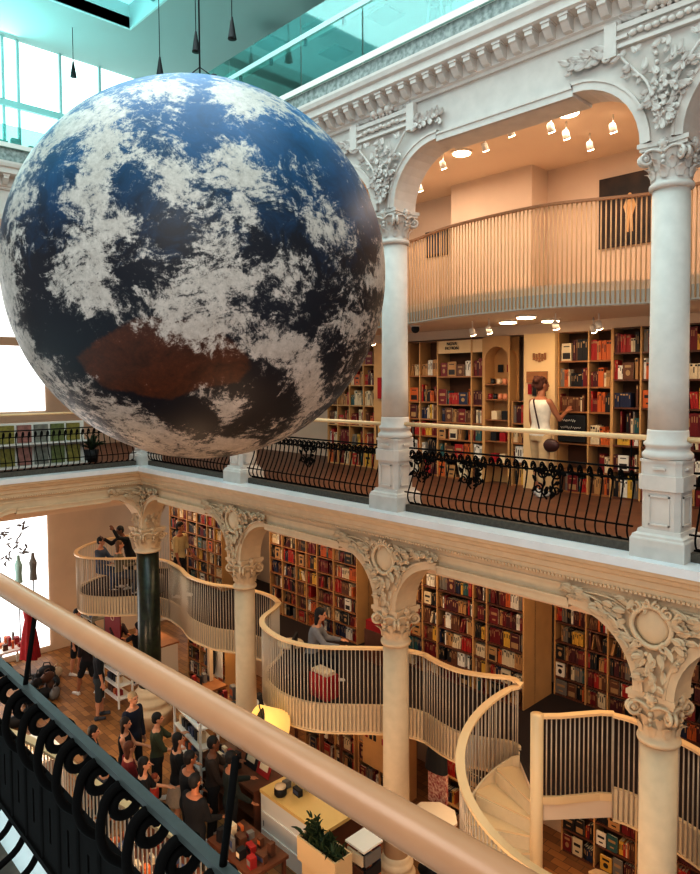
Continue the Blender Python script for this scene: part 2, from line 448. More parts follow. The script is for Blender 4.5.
def lower_column(loc, label, big=False):
    t = thing('lower_column', label, 'column', loc)
    link('base_moulding', BASE_BIG if big else BASE_LOW, t)
    link('shaft', SH_GR if big else SH_LOW, t, (0,0,.8)); link('capital', CAP_BIG if big else CAP_LOW, t, (0,0,4.12))
    return t
upper_column((12.02,0,0), 'white upper column at the right with its whole pedestal and carved capital')
upper_column((8,0,0), 'white upper column just right of the hanging globe')
upper_column((4,0,0), 'white upper column behind the globe, only its pedestal showing')
upper_column((0,0,0), 'white corner column whose pedestal shows under the globe')
upper_column((16,0,0), 'white upper column beyond the right edge')
lower_column((11.97,0,GZ), 'cream lower column at the right in front of the staircase balcony')
lower_column((8,0,GZ), 'cream lower column in the middle, right of the balcony bulge')
lower_column((4,0,GZ), 'cream lower column left of the balcony bulge')
lower_column((0,0,GZ), 'dark green marble column with cream capital at the hall corner', True)
for y in (-4,-8): upper_column((0,y,0), 'white column of the back arcade hidden at the left')
# ---- carved spandrel ornaments
def relief_low(big=False):
    t_frame = MB(); f = MB(); r2 = random.Random(3)
    y0 = -.235
    # cartouche: oval field with scrolled rim
    cz = -.74
    ov = [(.20*math.cos(a)*(1+.08*math.cos(2*a)), cz+.22*math.sin(a)) for a in [2*PI*k/28 for k in range(28)]]
    t_frame.tube([(x,y0-.035,z) for x,z in ov], .030, n=6, closed=True)
    t_frame.ball((0,y0,cz), (.18,.045,.20), 16, 10)
    for s in (-1,1):
        for (cx,cz2,r0,tn) in ((.17,-.56,.07,1.3),(.15,-.94,.06,1.2),(.06,-.50,.05,1.2)):
            pts = [(s*(cx)+p[0]*s, y0-.05, p[1]) for p in spiral(0, cz2, r0, tn, 16)]
            t_frame.tube(pts, [.022*(1-.5*i/16) for i in range(17)], n=5)
    def lf(x, z, ang, L, W, lift=.0):
        M = Matrix.Translation((x, y0-.015-lift, z)) @ Matrix.Rotation(ang,4,'Y')
        leaf(f, M, L, W, .35, 5)
    def inside(x, z, m=.11):
        ax = abs(x)
        if z > -.47 or z < -1.42 or ax > 1.12: return False
        if ax < .22: return True
        if ax > 1.0: return z > -.60
        lim = -1.5 + math.sqrt(max(0,.78**2-(1.0-ax)**2)) + m
        return z > lim
    for s in (-1,1):
        f.tube([(s*x,y0-.03,z) for x,z in smooth_path([(.18,-1.0),(.32,-.80),(.50,-.64),(.75,-.55),(1.02,-.56)],5)], .016, n=5)
        f.tube([(s*x,y0-.03,z) for x,z in smooth_path([(.22,-.66),(.36,-.56),(.55,-.52),(.8,-.52),(.98,-.50)],5)], .014, n=5)
        n = 0
        while n < 62:
            x = r2.uniform(.04,1.10); z = r2.uniform(-1.42,-.47)
            if not inside(x,z) or (x*x/.05+(z-cz)**2/.06 < 1): continue
            L = r2.uniform(.11,.19); an = PI/2-.25+r2.uniform(-.9,.9) if x > .2 else PI*.8+r2.uniform(-.8,.8)
            tx, tz = x+L*math.sin(an), z+L*math.cos(an)
            if not inside(tx,tz,.07): continue
            lf(s*x, z, s*an, L, r2.uniform(.05,.085), r2.uniform(0,.045)); n += 1
    for k in range(7): lf(r2.uniform(-.05,.05), -1.02-.05*k, PI+r2.uniform(-.6,.6), .13, .07, .04)
    for k in range(7): f.ball((r2.uniform(-.07,.07), y0-.06, -1.04-.05*k), .026, 6, 5)
    return t_frame, f
def relief_up():
    a = MB(); f = MB(); r2 = random.Random(9); y0 = -.235
    # tablet with end blocks
    a.box(-.62,.62,y0-.05,y0+.01,5.52,5.56); a.box(-.62,.62,y0-.06,y0+.01,5.70,5.76); a.box(-.56,.56,y0-.02,y0+.01,5.55,5.70)
    for s in (-1,1):
        a.box(min(s*.50,s*.64),max(s*.50,s*.64),y0-.07,y0+.01,5.44,5.80); a.box(min(s*.38,s*.50),max(s*.38,s*.50),y0-.07,y0+.01,5.60,5.64)
        a.tube([(s*(.62)+p[0]*s,y0-.05,p[1]) for p in spiral(0,5.46,.06,1.2,14)], .02, n=5)
    def lf(x, z, ang, L, W, lift=0.):
        leaf(f, Matrix.Translation((x,y0-.02-lift,z)) @ Matrix.Rotation(ang,4,'Y'), L, W, .4, 5)
    for k in range(9): f.ball((-.32+.08*k, y0-.05, 5.63+.01*math.sin(k*2)), (.045,.035,.035), 7, 5)
    # rosettes on top
    for x in (-.12,.02,.16):
        f.ball((x,y0-.07,5.84), .06, 8, 6)
        for j in range(6): f.ball((x+.06*math.cos(j*PI/3),y0-.05,5.84+.06*math.sin(j*PI/3)), .032, 6, 4)
    for s in (-1,1):
        for k in range(4): lf(s*(.25+.07*k), 5.80, s*(PI/2+r2.uniform(-.7,.3)), .13, .07)
        # side branches outward
        f.tube([(s*x,y0-.03,z) for x,z in smooth_path([(.62,5.55),(.78,5.55),(.92,5.50),(1.06,5.56)],4)], .016, n=5)
        for k in range(20):
            lf(s*(.60+.024*k), 5.52+.04*math.sin(k), s*(PI/2+(-1)**k*r2.uniform(.4,1.1)), r2.uniform(.12,.18), .075, r2.uniform(0,.03))
    # leafy drop, a triangle from the tablet to the capital
    for k in range(125):
        u = r2.random()**.75; z = 5.50-u*.88; hw = .50*(1-u)**1.15+.05; x = r2.uniform(-hw,hw)
        lf(x, z, PI+r2.uniform(-1.1,1.1)-x*1.2, r2.uniform(.09,.15), r2.uniform(.045,.075), r2.uniform(0,.07))
    for k in range(9):
        u = k/9; f.ball((r2.uniform(-.08,.08), y0-.08, 5.40-u*.8), .024, 6, 5)
    for s in (-1,1):
        f.tube([(s*x,y0-.06,z) for x,z in smooth_path([(.02,4.66),(.10,4.85),(.16,5.05),(.32,5.25),(.48,5.44)],4)], .018, n=5)
    return a, f
ra, rf = relief_low(); RLA = ra.mesh('cartouche', M_plaster_low); RLF = rf.mesh('foliage', M_plaster_low)
ra, rf = relief_up(); RUA = ra.mesh('tablet', M_plaster); RUF = rf.mesh('foliage', M_plaster)
def ornament(x, y, rz, up, label):
    t = thing('plaster_ornament', label, 'ornament', (x,y,0), rz)
    link('tablet' if up else 'cartouche', RUA if up else RLA, t); link('foliage', RUF if up else RLF, t)
ornament(12.03,0,0,True,'carved leaf drop and tablet above the right upper column')
ornament(8,0,0,True,'carved leaf drop and tablet above the upper column beside the globe')
ornament(4,0,0,True,'carved leaf drop above the column behind the globe')
ornament(11.98,0,0,False,'carved cartouche with leaf sprays above the right lower column')
ornament(8,0,0,False,'carved cartouche with leaf sprays above the middle lower column')
ornament(4,0,0,False,'carved cartouche with leaf sprays above the lower column left of the balcony bulge')
# corner: half sprays on both walls
ornament(0.0,0,0,False,'carved leaf spray facing the camera above the green marble column')
ornament(0,0.0,PI/2,False,'carved leaf spray on the back beam above the green marble column')
# ================================================================== IRON RAILINGS
def baluster_mesh():
    mb = MB()
    sc = [(-.005+.052*(1-.72*k/20)*math.sin(2*PI*1.35*k/20)*-1-.02, .90+.052*(1-.72*k/20)*math.cos(2*PI*1.35*k/20)-.045) for k in range(21)][::-1]
    body = [(-.02,.907),(.035,.86),(.045,.76),(.005,.58),(-.06,.42),(-.115,.30),(-.125,.22),(-.09,.145),(-.03,.13),(.0,.115),(0,.095)]
    pts = sc[:-1] + smooth_path(body,5)
    mb.tube([(0,y,z) for y,z in pts], .0105, n=6)
    # small lower curl
    mb.tube([(0,.035+.03*math.cos(t),.80+.03*math.sin(t)) for t in [k*.5 for k in range(9)]], .008, n=5)
    return mb.mesh('baluster', M_iron)
BAL = baluster_mesh()
def iron_scroll_panel():
    mb = MB(); r2 = random.Random(5)
    for s in (-1,1):
        mb.tube([(s*(.10+p[0]), -.01, p[1]) for p in spiral(0,.78,.09,1.5,20)], .012, n=5)
        mb.tube([(s*(.12+p[0]), -.06, p[1]) for p in spiral(0,.58,.07,1.4,18)], .011, n=5)
        mb.tube([(s*x,-.03,z) for x,z in smooth_path([(.02,.45),(.1,.55),(.05,.66),(.15,.84)],4)], .012, n=5)
    for k in range(16):
        M = Matrix.Translation((r2.uniform(-.18,.18),-.04,r2.uniform(.5,.84))) @ Matrix.Rotation(r2.uniform(0,6.3),4,'Y')
        leaf(mb, M, .1, .05, .3, 4)
    return mb.mesh('scroll_panel', M_iron)
SCP = iron_scroll_panel()
def iron_railing(loc, rz, L, label, n=None, panels=(), topmat=None, topw=.045):
    t = thing('iron_railing', label, 'railing', loc, rz)
    n = n or int(L/.128)
    MB().box(0,L,-topw/2,topw/2,.925,.945).build('top_rail', topmat or M_iron, t)
    MB().box(0,L,-.022,.018,.795,.812).build('middle_rail', M_iron, t)
    MB().box(0,L,-.128,-.108,.285,.302).build('lower_rail', M_iron, t)
    MB().box(0,L,-.012,.012,.098,.115).build('bottom_rail', M_iron, t)
    for k in range(n):
        link('baluster', BAL, t, ((k+.5)*L/n,0,0))
    for x in panels: link('scroll_panel', SCP, t, (x,0,0))
    return t
iron_railing((8.3,0,0),0,3.4,'black iron railing with curled balusters below the gallery bookshelves',27,(.25,1.15,2.3))
iron_railing((4.3,0,0),0,3.4,'black iron railing between the globe and the middle upper column',27,(1.7,))
iron_railing((.3,0,0),0,3.4,'black iron railing under the globe next to the corner post',27)
iron_railing((12.3,0,0),0,3.4,'black iron railing right of the right upper column',27)
iron_railing((0,-3.7,0),PI/2,3.4,'black iron railing of the back gallery at the left',27)
iron_railing((0,-7.7,0),PI/2,3.4,'black iron railing of the back gallery outside the left edge',27)
def hand_rail(p0, p1, r, label, posts):
    t = thing('handrail', label, 'handrail', p0)
    d = Vector(p1)-Vector(p0)
    MB().tube([(0,0,0),tuple(d)], r, n=20).build('pipe', M_pipe if r > .034 else M_rail, t)
    for u, h in posts: 
        q = d*u; MB().tube([(q.x,q.y,q.z-r*.5),(q.x,q.y,q.z-h)], .010, n=8).build('support_post', M_iron, t)
    return t
hand_rail((8.2,0,1.285),(11.8,0,1.285),.032,'slim cream handrail above the railing right of the middle column',((.05,.33),(.95,.33)))
hand_rail((4.2,0,1.27),(7.8,0,1.27),.032,'slim cream handrail between the globe and the middle column',((.05,.33),(.95,.33)))
hand_rail((.2,0,1.27),(3.8,0,1.27),.032,'slim cream handrail hidden behind the globe',((.05,.33),))
hand_rail((12.2,0,1.285),(15.8,0,1.285),.032,'slim cream handrail right of the right column',((.05,.33),))
hand_rail((0,-3.8,1.27),(0,-.2,1.27),.026,'thin handrail over the back gallery railing',((.05,.33),))
# near railing beside the camera
sl = (6.83-6.75)/(14.42-12.26)
hx0 = 4.0
def near_y(x, y0, x0, s=.012): return y0+(x-x0)*s
hr = hand_rail((9.0,-6.922,1.205),(16.0,-6.747,1.205),.035,'thick cream handrail crossing in the foreground',())
hr['label'] = 'thick cream tubular handrail crossing the foreground'
t = thing('iron_railing','black iron railing in the foreground with grey flat top bar and large curls','railing',(9.0,-6.885,0))
MB().box(0,7,-.013,.013,.955,.972).build('top_rail', M_ironbar, t)
MB().box(0,7,-.014,.014,.722,.742).build('middle_rail', M_iron, t)
MB().box(0,7,-.014,.014,.455,.475).build('lower_rail', M_iron, t)
MB().box(0,7,-.012,.012,.10,.12).build('bottom_rail', M_iron, t)
def near_baluster():
    mb = MB()
    sp0 = [(.054*(1-.70*k/26)*math.cos(PI-2*PI*1.45*k/26), .903+.054*(1-.70*k/26)*math.sin(PI-2*PI*1.45*k/26)) for k in range(27)][::-1]
    up = smooth_path([(-.054,.903),(-.062,.85),(-.045,.79),(0,.742)],4)
    lo = smooth_path([(0,.465),(.06,.42),(.12,.33),(.13,.25),(.09,.17),(.02,.13),(0,.115)],4)
    mb.tube([(0,y,z) for y,z in sp0[:-1]+up+lo], .0125, n=7)
    return mb.mesh('baluster', M_iron)
BALN = near_baluster()
mb = MB()
for k in range(50):
    x = .05+k*.14
    mb.box(x+.004,x+.136,-.006,.006,.475,.55); mb.box(x+.004,x+.136,-.006,.006,.66,.722)
    mb.box(x+.004,x+.060,-.006,.006,.55,.66); mb.box(x+.074,x+.136,-.006,.006,.55,.66)
    for q in (-1,1):
        mb.tube([(x+.07+q*(.035+p[0]), .012, p[1]) for p in spiral(0,.60,.032,1.2,12)], .008, n=5)
mb.build('ornament_band', M_iron, t)
for k in range(50): link('baluster', BALN, t, (.05+k*.14,0,0))
for x in (12.69-9, 13.83-9, 11.5-9, 10.4-9): MB().tube([(x,0,.965),(x,.035,1.18)], .008, n=8).build('support_post', M_iron, t)
# ================================================================== MEZZANINES
BARS = {}
def bar_mesh(z0, z1, r=.0105, m=None):
    k = (round(z0,3), round(z1,3), r, m.name if m else '')
    if k not in BARS: BARS[k] = MB().tube([(0,0,z0),(0,0,z1)], r, n=6).mesh('baluster_rod', m or M_bar)
    return BARS[k]
def balcony_railing(label, path, zt, zb, step=.068, w=.10, m=None, rail_m=None, group=None):
    c = path[0]; t = thing('balcony_railing', label, 'railing', (c[0],c[1],zb))
    P = [(p[0]-c[0], p[1]-c[1], (p[2] if len(p)>2 else zt)-zb) for p in path]
    MB().ribbon(P, w, -.035, 0).build('handrail', rail_m or M_rail, t)
    Q = resample([(p[0],p[1],0) for p in P], step)
    for q in Q[:100]:
        link('baluster_rod', bar_mesh(0, zt-zb-.03, m=m), t, (q[0],q[1],0))
    if len(Q) > 100:
        mb = MB()
        for q in Q[100:]: mb.tube([(q[0],q[1],0),(q[0],q[1],zt-zb-.03)], .0105, n=6)
        mb.build('baluster_rods', m or M_bar, t)['kind'] = 'stuff'
    return t
loop = smooth_path([(-2.9,2.1),(-3.35,1.6),(-3.5,.9),(-3.35,.15),(-2.8,-.52),(-2.1,-.70),(-1.45,-.3),(-1.03,.2),(-.55,.55),(-.07,.64)],6)
seg2 = smooth_path([(-.07,.64),(.65,.54),(1.4,.34),(2.2,.38),(2.75,.62),(3.3,.77),(3.9,.79),(4.35,.63)],6)
seg3 = smooth_path([(4.35,.63),(4.55,.34),(4.78,-.07),(5.1,-.32),(5.65,-.46),(6.15,-.42),(6.6,-.2),(7.34,.48),(7.73,.70),(8.0,.75)],6)
seg4 = smooth_path([(8.0,.75),(8.4,.66),(8.76,.66),(9.1,.80),(9.38,.97),(9.55,.98),(9.61,.91)],6)
NX, NY = 10.32, .21
seg5 = [(NX,NY),(10.53,.43),(10.85,.88),(11.0,1.00)]
seg6 = smooth_path([(11.0,1.00),(11.2,1.04),(11.5,1.02),(11.87,.95),(12.2,.84),(12.6,.60),(13.2,.2),(14,-.1),(15,.1),(16,.6)],6)
nearm = smooth_path([(4.2,-6.5),(4.9,-5.6),(5.8,-5.0),(6.8,-4.75),(7.8,-4.65),(8.8,-4.5),(9.8,-4.35),(10.8,-4.4),(11.8,-4.7),(13,-5.2)],6)
ZR = -2.47
full = loop + seg2[1:] + seg3[1:] + seg4[1:] + [(NX,NY)] + seg5[1:] + seg6[1:]
struct(MB().prism(full + [(16,3.35),(-3.45,3.35)], -3.62, MZ).build('floor_mezzanine', M_dfloor))
struct(MB().prism([(p[0],p[1]) for p in nearm] + [(13,-9),(4.2,-9)], -3.62, MZ).build('floor_near_mezzanine', M_dfloor))
def fascia(name, path, z0, z1, off):
    struct(MB().ribbon([(p[0],p[1],0) for p in path], .06, z0, z1, 0).build(name, M_fascia))
    struct(MB().ribbon([(p[0],p[1],0) for p in path], .09, z0-.03, z0, 0).build('trim_mezzanine_edge', M_rail))
fascia('wall_mezzanine_fascia', loop+seg2[1:]+seg3[1:]+seg4[1:], -3.93, -3.47, .045)
fascia('wall_mezzanine_fascia_right', seg6, -3.90, -3.49, .045)
fascia('wall_near_mezzanine_fascia', nearm, -3.93, -3.47, -.045)
struct(MB().ribbon([(p[0],p[1],0) for p in seg5], .08, -3.66, -3.56).build('trim_landing_edge', M_rail))
struct(MB().prism([(p[0],p[1]) for p in loop+seg2[1:]+seg3[1:]+seg4[1:]] + [(NX,NY),(11,1.0)] + seg6 + [(16,3.35),(-3.45,3.35)], -3.90, -3.63).build('ceiling_hall', M_ceil))
# the bars stand outside the fascia and run down over it
def outpath(path, off=-.05): return [(p[0],p[1]) for p,_ in offset_path(path, off)]
balcony_railing('round balcony railing loop around the green marble column', outpath(loop), ZR, -3.90, .075)
balcony_railing('balcony railing section between the green column and the next cream column', outpath(seg2), ZR, -3.90, .070)
balcony_railing('bulging balcony railing in the middle, over the yellow lampshade', outpath(seg3), ZR, -3.90, .068)
balcony_railing('balcony railing section right of the middle column ending in a tight curl at the stair', outpath(seg4), ZR, -3.90, .066)
balcony_railing('short straight balcony railing beside the stair newel', seg5, ZR, -3.56, .064)
balcony_railing('balcony railing passing behind the right lower column', outpath(seg6), ZR, -3.88, .066)
balcony_railing('balcony railing low in the foreground under the camera side gallery', outpath(nearm,.05), ZR, -3.90, .075)
# ---- spiral stair
t = thing('spiral_stair', 'cream spiral staircase with curved handrail and wedge treads', 'staircase', (NX,NY,GZ))
n_st = 13; a0 = 132.; da = 25.; dz = (MZ-GZ)/n_st
MB().lathe([(.085,0),(.085,3.74)], n=20).build('newel_post', M_rail, t)
def wedge(r0, r1, a, b, z0, z1, n=5):
    mb = MB(); P = [(r0*math.cos(math.radians(a+(b-a)*k/n)), r0*math.sin(math.radians(a+(b-a)*k/n))) for k in range(n+1)]
    P += [(r1*math.cos(math.radians(b-(b-a)*k/n)), r1*math.sin(math.radians(b-(b-a)*k/n))) for k in range(n+1)]
    return mb.prism(P, z0, z1)
for k in range(n_st-1):
    zt = MZ-GZ-dz*(k+1); a = a0+da*k
    o = wedge(.08,.95,a-1.5,a+da,zt-.04,zt).build('tread', M_rail, t)
    wedge(.08,.93,a,a+2,zt,zt+dz-.03,1).build('riser', M_fascia, t)
rp = []
for k in range(0, 61):
    a = 126+ (da*(n_st-1)+6)*k/60; z = ZR-GZ-max(0,(a-132))*.0081
    R_ = 1.0-.18*max(0,(140-a)/14)
    rp.append((R_*math.cos(math.radians(a)), R_*math.sin(math.radians(a)), z))
# start of the rail: joins the curl of the balcony
rp = [(9.61-NX,.91-NY,ZR-GZ)] + rp[2:]
MB().ribbon(rp, .125, -.035, 0).build('handrail', M_rail, t)
MB().ribbon([(p[0]*.965,p[1]*.965,p[2]) for p in rp], .03, -1.45, -1.03).build('stringer', M_fascia, t)
for k,q in enumerate(resample(rp, .066)[1:100]):
    link('baluster_rod', bar_mesh(0,1.22), t, (q[0],q[1],q[2]-1.25))
# ---- upper mezzanine behind the upper arcade
um = smooth_path([(-1,2.4),(3,2.4),(4.6,2.1),(6,1.72),(7.0,1.48),(7.46,1.34),(8.21,1.07),(9.21,.96),(10,.99),(10.6,1.22),(11.2,1.47),(11.8,1.46),(12.6,1.3),(14,.9),(16,.9)],6)
UZ = 3.25
struct(MB().prism([(p[0],p[1]) for p in um]+[(16,4.0),(-1,4.0)], 2.92, UZ).build('floor_upper_mezzanine', M_ceil))
M_rod_up = mat('pale_wooden_rod', S(214,176,132), .5)
M_grey = mat('pale_grey_edge_band', S(190,184,172), .6)
struct(MB().ribbon([(p[0],p[1],0) for p in um], .05, 2.93, 3.12, -.02).build('trim_upper_mezzanine_edge', M_grey))
i1 = next(i for i,p in enumerate(um) if p[0] > 8.0); i2 = next(i for i,p in enumerate(um) if p[0] > 12.0)
M_urail = mat('brown_wooden_handrail', S(170,128,92), .5)
for a, b, lb in ((0,i1+1,'tall pale rod railing of the upper balcony left of the column'),(i1,i2+1,'tall pale rod railing of the upper balcony in the main arch'),(i2,len(um),'tall pale rod railing of the upper balcony right of the right column')):
    balcony_railing(lb, outpath(um[a:b],-.06), 4.36, 2.95, .062 if a else .09, .05, m=M_rod_up, rail_m=M_urail)
# ================================================================== BOOKCASES AND BOOKS
BOOKCOL = [('dark red',S(120,22,24)),('red',S(176,36,30)),('black',S(28,24,26)),('cream',S(224,204,170)),('white',S(236,228,214)),('orange',S(204,104,44)),
           ('brown',S(110,66,40)),('navy blue',S(38,44,74)),('grey',S(128,120,112)),('tan',S(190,144,92)),('maroon',S(84,26,30)),('teal',S(50,96,96)),('yellow',S(220,174,70))]
WT_UP = [5,4,4,5,3,3,4,1,2,4,4,1,1]; WT_LOW = [5,3,5,4,3,2,4,2,2,3,5,1,1]
M_page = mat('book_pages', S(232,218,190), .9)
M_bcol = [mat('book_cover_'+n.replace(' ','_'), c, .5, var=.12, scale=20) for n,c in BOOKCOL]
M_blab = [mat('spine_title_light', S(176,140,96), .5), mat('spine_title_dark', S(40,30,28), .5)]
def book_unit(ci, face, var):
    mb = MB(); mb.cur = 0
    if not face:    # spine towards -y, unit box x 0..1, y 0..1, z 0..1
        mb.box(0,.12,0,1,0,1); mb.box(.88,1,0,1,0,1); mb.box(.12,.88,0,.06,0,1)
        mb.cur = 1; mb.box(.12,.88,.06,.96,.02,.98); mb.cur = 2
        if var == 0: mb.box(.32,.68,-.008,0,.60,.86)
        elif var == 1: mb.box(.30,.70,-.008,0,.40,.78)
        else: mb.box(.1,.9,-.008,0,.82,.93)
    else:           # cover towards -y
        mb.box(0,1,0,.15,0,1); mb.box(0,1,.85,1,0,1); mb.box(0,.05,.15,.85,0,1)
        mb.cur = 1; mb.box(.05,.97,.15,.85,.02,.98); mb.cur = 2
        if var == 0: mb.box(.2,.8,-.03,0,.70,.85); mb.ball((.5,-.0,.38), (.22,.04,.18), 8, 6)
        elif var == 1: mb.box(.12,.88,-.03,0,.1,.45); mb.box(.2,.8,-.03,0,.78,.84)
        else: mb.box(.15,.85,-.03,0,.55,.72); mb.box(.3,.7,-.03,0,.2,.3)
    lab = M_blab[0 if ci in (0,1,2,6,7,10,11,8) else 1]
    return mb, [M_bcol[ci], M_page, lab]
BU = {}
def book_mesh(ci, face, var):
    k = (ci, face, var)
    if k not in BU:
        mb, m = book_unit(ci, face, var); BU[k] = mb.mesh('book', m)
    return BU[k]
BOOKS = []     # specs
def fill(x0, x1, z0, z1, y, where, grp, wt, face_p=.08, fillp=.9):
    x = x0+.01; H = z1-z0
    while x < x1-.03:
        if rnd.random() < .07: x += rnd.uniform(.03,.12); continue
        ci = rnd.choices(range(len(BOOKCOL)), wt)[0]
        if rnd.random() < face_p and x < x1-.25:
            w = rnd.uniform(.15,.21); h = min(H*.88, rnd.uniform(.22,.30))
            BOOKS.append(dict(x=x,y=y+.02,z=z0,w=w,d=.03,h=h,t=0.,ci=ci,face=True,var=rnd.randrange(3),where=where,grp=grp)); x += w+.02; continue
        n = rnd.choice((1,1,2,3,4,6))       # small runs of one edition
        h0 = min(H*.93, rnd.uniform(.20,.29) if z0 < -1 else rnd.uniform(.22,.36)); w = rnd.uniform(.018,.046)
        lean = 0.
        if rnd.random() < .10: lean = rnd.choice((-1,1))*rnd.uniform(.10,.28)
        for q in range(n):
            if x+w+abs(math.sin(lean))*h0 > x1-.005: break
            h = min(H*.93, h0*rnd.uniform(.97,1.02))
            xx = x + (math.sin(-lean)*h if lean < 0 else 0)*0
            if lean: 
                if x+w+abs(math.sin(lean))*h > x1-.005: break
            BOOKS.append(dict(x=x+(abs(math.sin(lean))*h if lean<0 else 0),y=y+.03+rnd.uniform(0,.02),z=z0,w=w,d=.15,h=h,t=lean,ci=ci,face=False,var=rnd.randrange(3),where=where,grp=grp))
            x += w+.002 if not lean else w/math.cos(lean)+.003
        if lean: x += abs(math.sin(lean))*h0
        if x > x0+(x1-x0)*fillp and rnd.random() < .5: break
ORD = ['bottom','second','third','fourth','fifth','sixth','seventh','eighth','ninth']
def bookcase(xs, zs, y, depth, label, short, wt=WT_UP, wood=None, back=None, side=None, empty=(), right_depth=None, face_p=.08, skip_low=0):
    x0, x1, z0, z1 = xs[0], xs[-1], zs[0], zs[-1]
    t = thing('bookcase', label, 'bookcase', (x0,y,z0))
    wood = wood or M_wood; side = side or M_panel; th = .028
    H = z1-z0
    MB().box(0,x1-x0,depth-.015,depth,0,H).build('back_panel', back or M_back, t)
    for i, x in enumerate(xs):
        d = depth if i != len(xs)-1 or not right_depth else right_depth
        a = x-x0-(th/2 if 0<i<len(xs)-1 else (0 if i==0 else th))
        MB().box(a, a+th, 0 , d-.016, 0, H).build('side_panel' if i in (0,len(xs)-1) else 'divider', side, t)
    for z in zs:
        for a, b in zip(xs[:-1], xs[1:]):
            MB().box(a-x0+th*.5+.001, b-x0-th*.5-.001, .004, depth-.016, z-z0-(0 if z==z0 else th/2), z-z0+(th if z==z0 else th/2)-(th if z==z1 else 0)*.5).build('shelf', wood, t)
    for j in range(skip_low, len(zs)-1):
        for i in range(len(xs)-1):
            if (i,j) in empty: continue
            w = f'on {ORD[j]} shelf'
            if len(xs) > 2: w += ', ' + (['first','second','third','fourth','fifth','sixth','seventh'][i])+' bay'
            w += ', '+short
            fill(xs[i]+th*.6, xs[i+1]-th*.6, zs[j]+th*(1 if j==0 else .5)+.001, zs[j+1]-.02, y, w, 'books '+w, wt, face_p)
    return t
def rows(z0, z1, n): return [z0+(z1-z0)*k/n for k in range(n+1)]
# gallery level
bookcase([3.0,3.35,3.75,4.2,4.62], rows(0,2.74,6), 3.1, .35, 'pale bookcase partly hidden behind the globe on the gallery', 'gallery bookcase behind the globe', wood=M_panel)
bookcase([5.55,5.85,6.34], [0,.42,.80,1.14,1.49,2.02,2.72], 3.1,.35,'narrow dark bookcase just right of the middle upper column','narrow bookcase beside the middle column')
bookcase([6.34,7.18,7.46], [0,.40,.76,1.10,1.45,2.0,2.72], 3.05,.40,'tall bookcase with display books left of the arched niche','bookcase left of the niche', face_p=.35)
bookcase([8.05,8.33], [0,.42,.78,1.14,1.55], 3.08,.37,'narrow low bookcase between the arched niche and the plain panel','slim shelf beside the niche', face_p=.3)
bookcase([8.96,9.52,9.93], [0,.38,.84,.86+.14,1.38,1.80,2.24,2.74][:3]+[1.38,1.80,2.24,2.74], 3.1,.35,'bookcase with leaning books and a chalkboard right of the woman','bookcase right of the woman', empty=((0,2),(0,1)))
bookcase([9.93,10.40,11.0,11.6], [0,.45,.66+.2,1.06+.0,1.47,1.92,2.35,2.76], 3.08,.37,'dark red wooden bookcase in front of the right upper column','bookcase beside the right column', wood=M_woodd)
bookcase([11.6,12.2,12.8,13.4], rows(0,2.74,7), 3.08,.37,'dark wooden bookcase seen right of the right upper column','bookcase at the right edge', wood=M_woodd)
# lower mezzanine level
LOWZ = [-3.5,-3.18,-2.88,-2.56,-2.22,-1.88,-1.54,-1.18]
bookcase([-2.6,-2.1,-1.64,-1.12,-.61,-.25,.11], LOWZ, 2.0,.35,'tall bookcase behind the standing man on the balcony','bookcase behind the man', WT_LOW, M_wood, right_depth=.9)
bookcase([2.14,2.62,3.12,3.48,3.84,4.37,5.10], LOWZ, 2.0,.35,'wide bookcase behind the seated woman on the balcony','bookcase behind the seated woman', WT_LOW, M_wood, right_depth=.9)
bookcase([6.3,6.84,7.19,7.99,8.27,9.01], LOWZ, 2.0,.35,'tall bookcase right of the middle lower column','bookcase right of the middle column', WT_LOW, M_woodd, right_depth=.9, face_p=.12)
bookcase([9.04,9.62,10.0,10.43,10.95,11.5,12.0], LOWZ, 2.9,.35,'tall recessed bookcase above the stair landing','bookcase above the landing', WT_LOW, M_woodd, face_p=.12)
bookcase([12.1,12.8,13.5,14.2], LOWZ, 2.0,.35,'dark bookcase beyond the right lower column','bookcase beyond the right column', WT_LOW, M_woodd)
# ground floor, under the mezzanine
GZS = [-6.2,-5.8,-5.42,-5.04,-4.66,-4.28]
bookcase([9.2,9.8,10.5,11.1,11.8,12.4], GZS, 2.9,.35,'dark ground floor bookcase under the landing at the right','floor bookcase under the landing', WT_LOW, M_woodd, face_p=.4)
bookcase([-1.0,-.4,.2,.8], GZS, 1.6,.35,'tan open bookcase on the ground floor left of the cream column','floor bookcase by the cream column', WT_LOW, M_wood, face_p=.25)
bookcase([7.3,7.8,8.6], [-6.2,-5.7,-5.2,-4.75,-4.3], 1.9,.35,'low lit shelf on the ground floor between the middle column and the stair','ground floor shelf beside the stair', WT_LOW, M_panel, face_p=.3)
bookcase([5.2,5.8,6.5], GZS, 1.9,.35,'brown ground floor bookcase behind the checkout counter','floor bookcase behind the counter', WT_LOW, M_wood, face_p=.3)
bookcase([3.5,4.0,4.5,5.1], GZS, 1.9,.35,'dark ground floor bookcase beneath the balcony bulge','floor bookcase beneath the bulge', WT_LOW, M_woodd, face_p=.4)
# flat pilaster panels
def panel(x0,x1,y0,y1,z0,z1,label,m=None):
    return tag(MB().box(x0,x1,y0,y1,z0,z1).build('wall_panel', m or M_panel), label, 'panel')
panel(4.63,5.54,3.0,3.45,0,2.74,'plain birch cabinet panel with a hanging tote bag left of the middle column')
struct(MB().box(-1,16,3.12,3.98,2.745,2.92).build('wall_bulkhead', M_wall))
panel(8.34,8.95,3.02,3.45,0,2.74,'plain pale panel with small wooden emblem behind the woman', mat('pale_panel', S(232,200,152), .6))
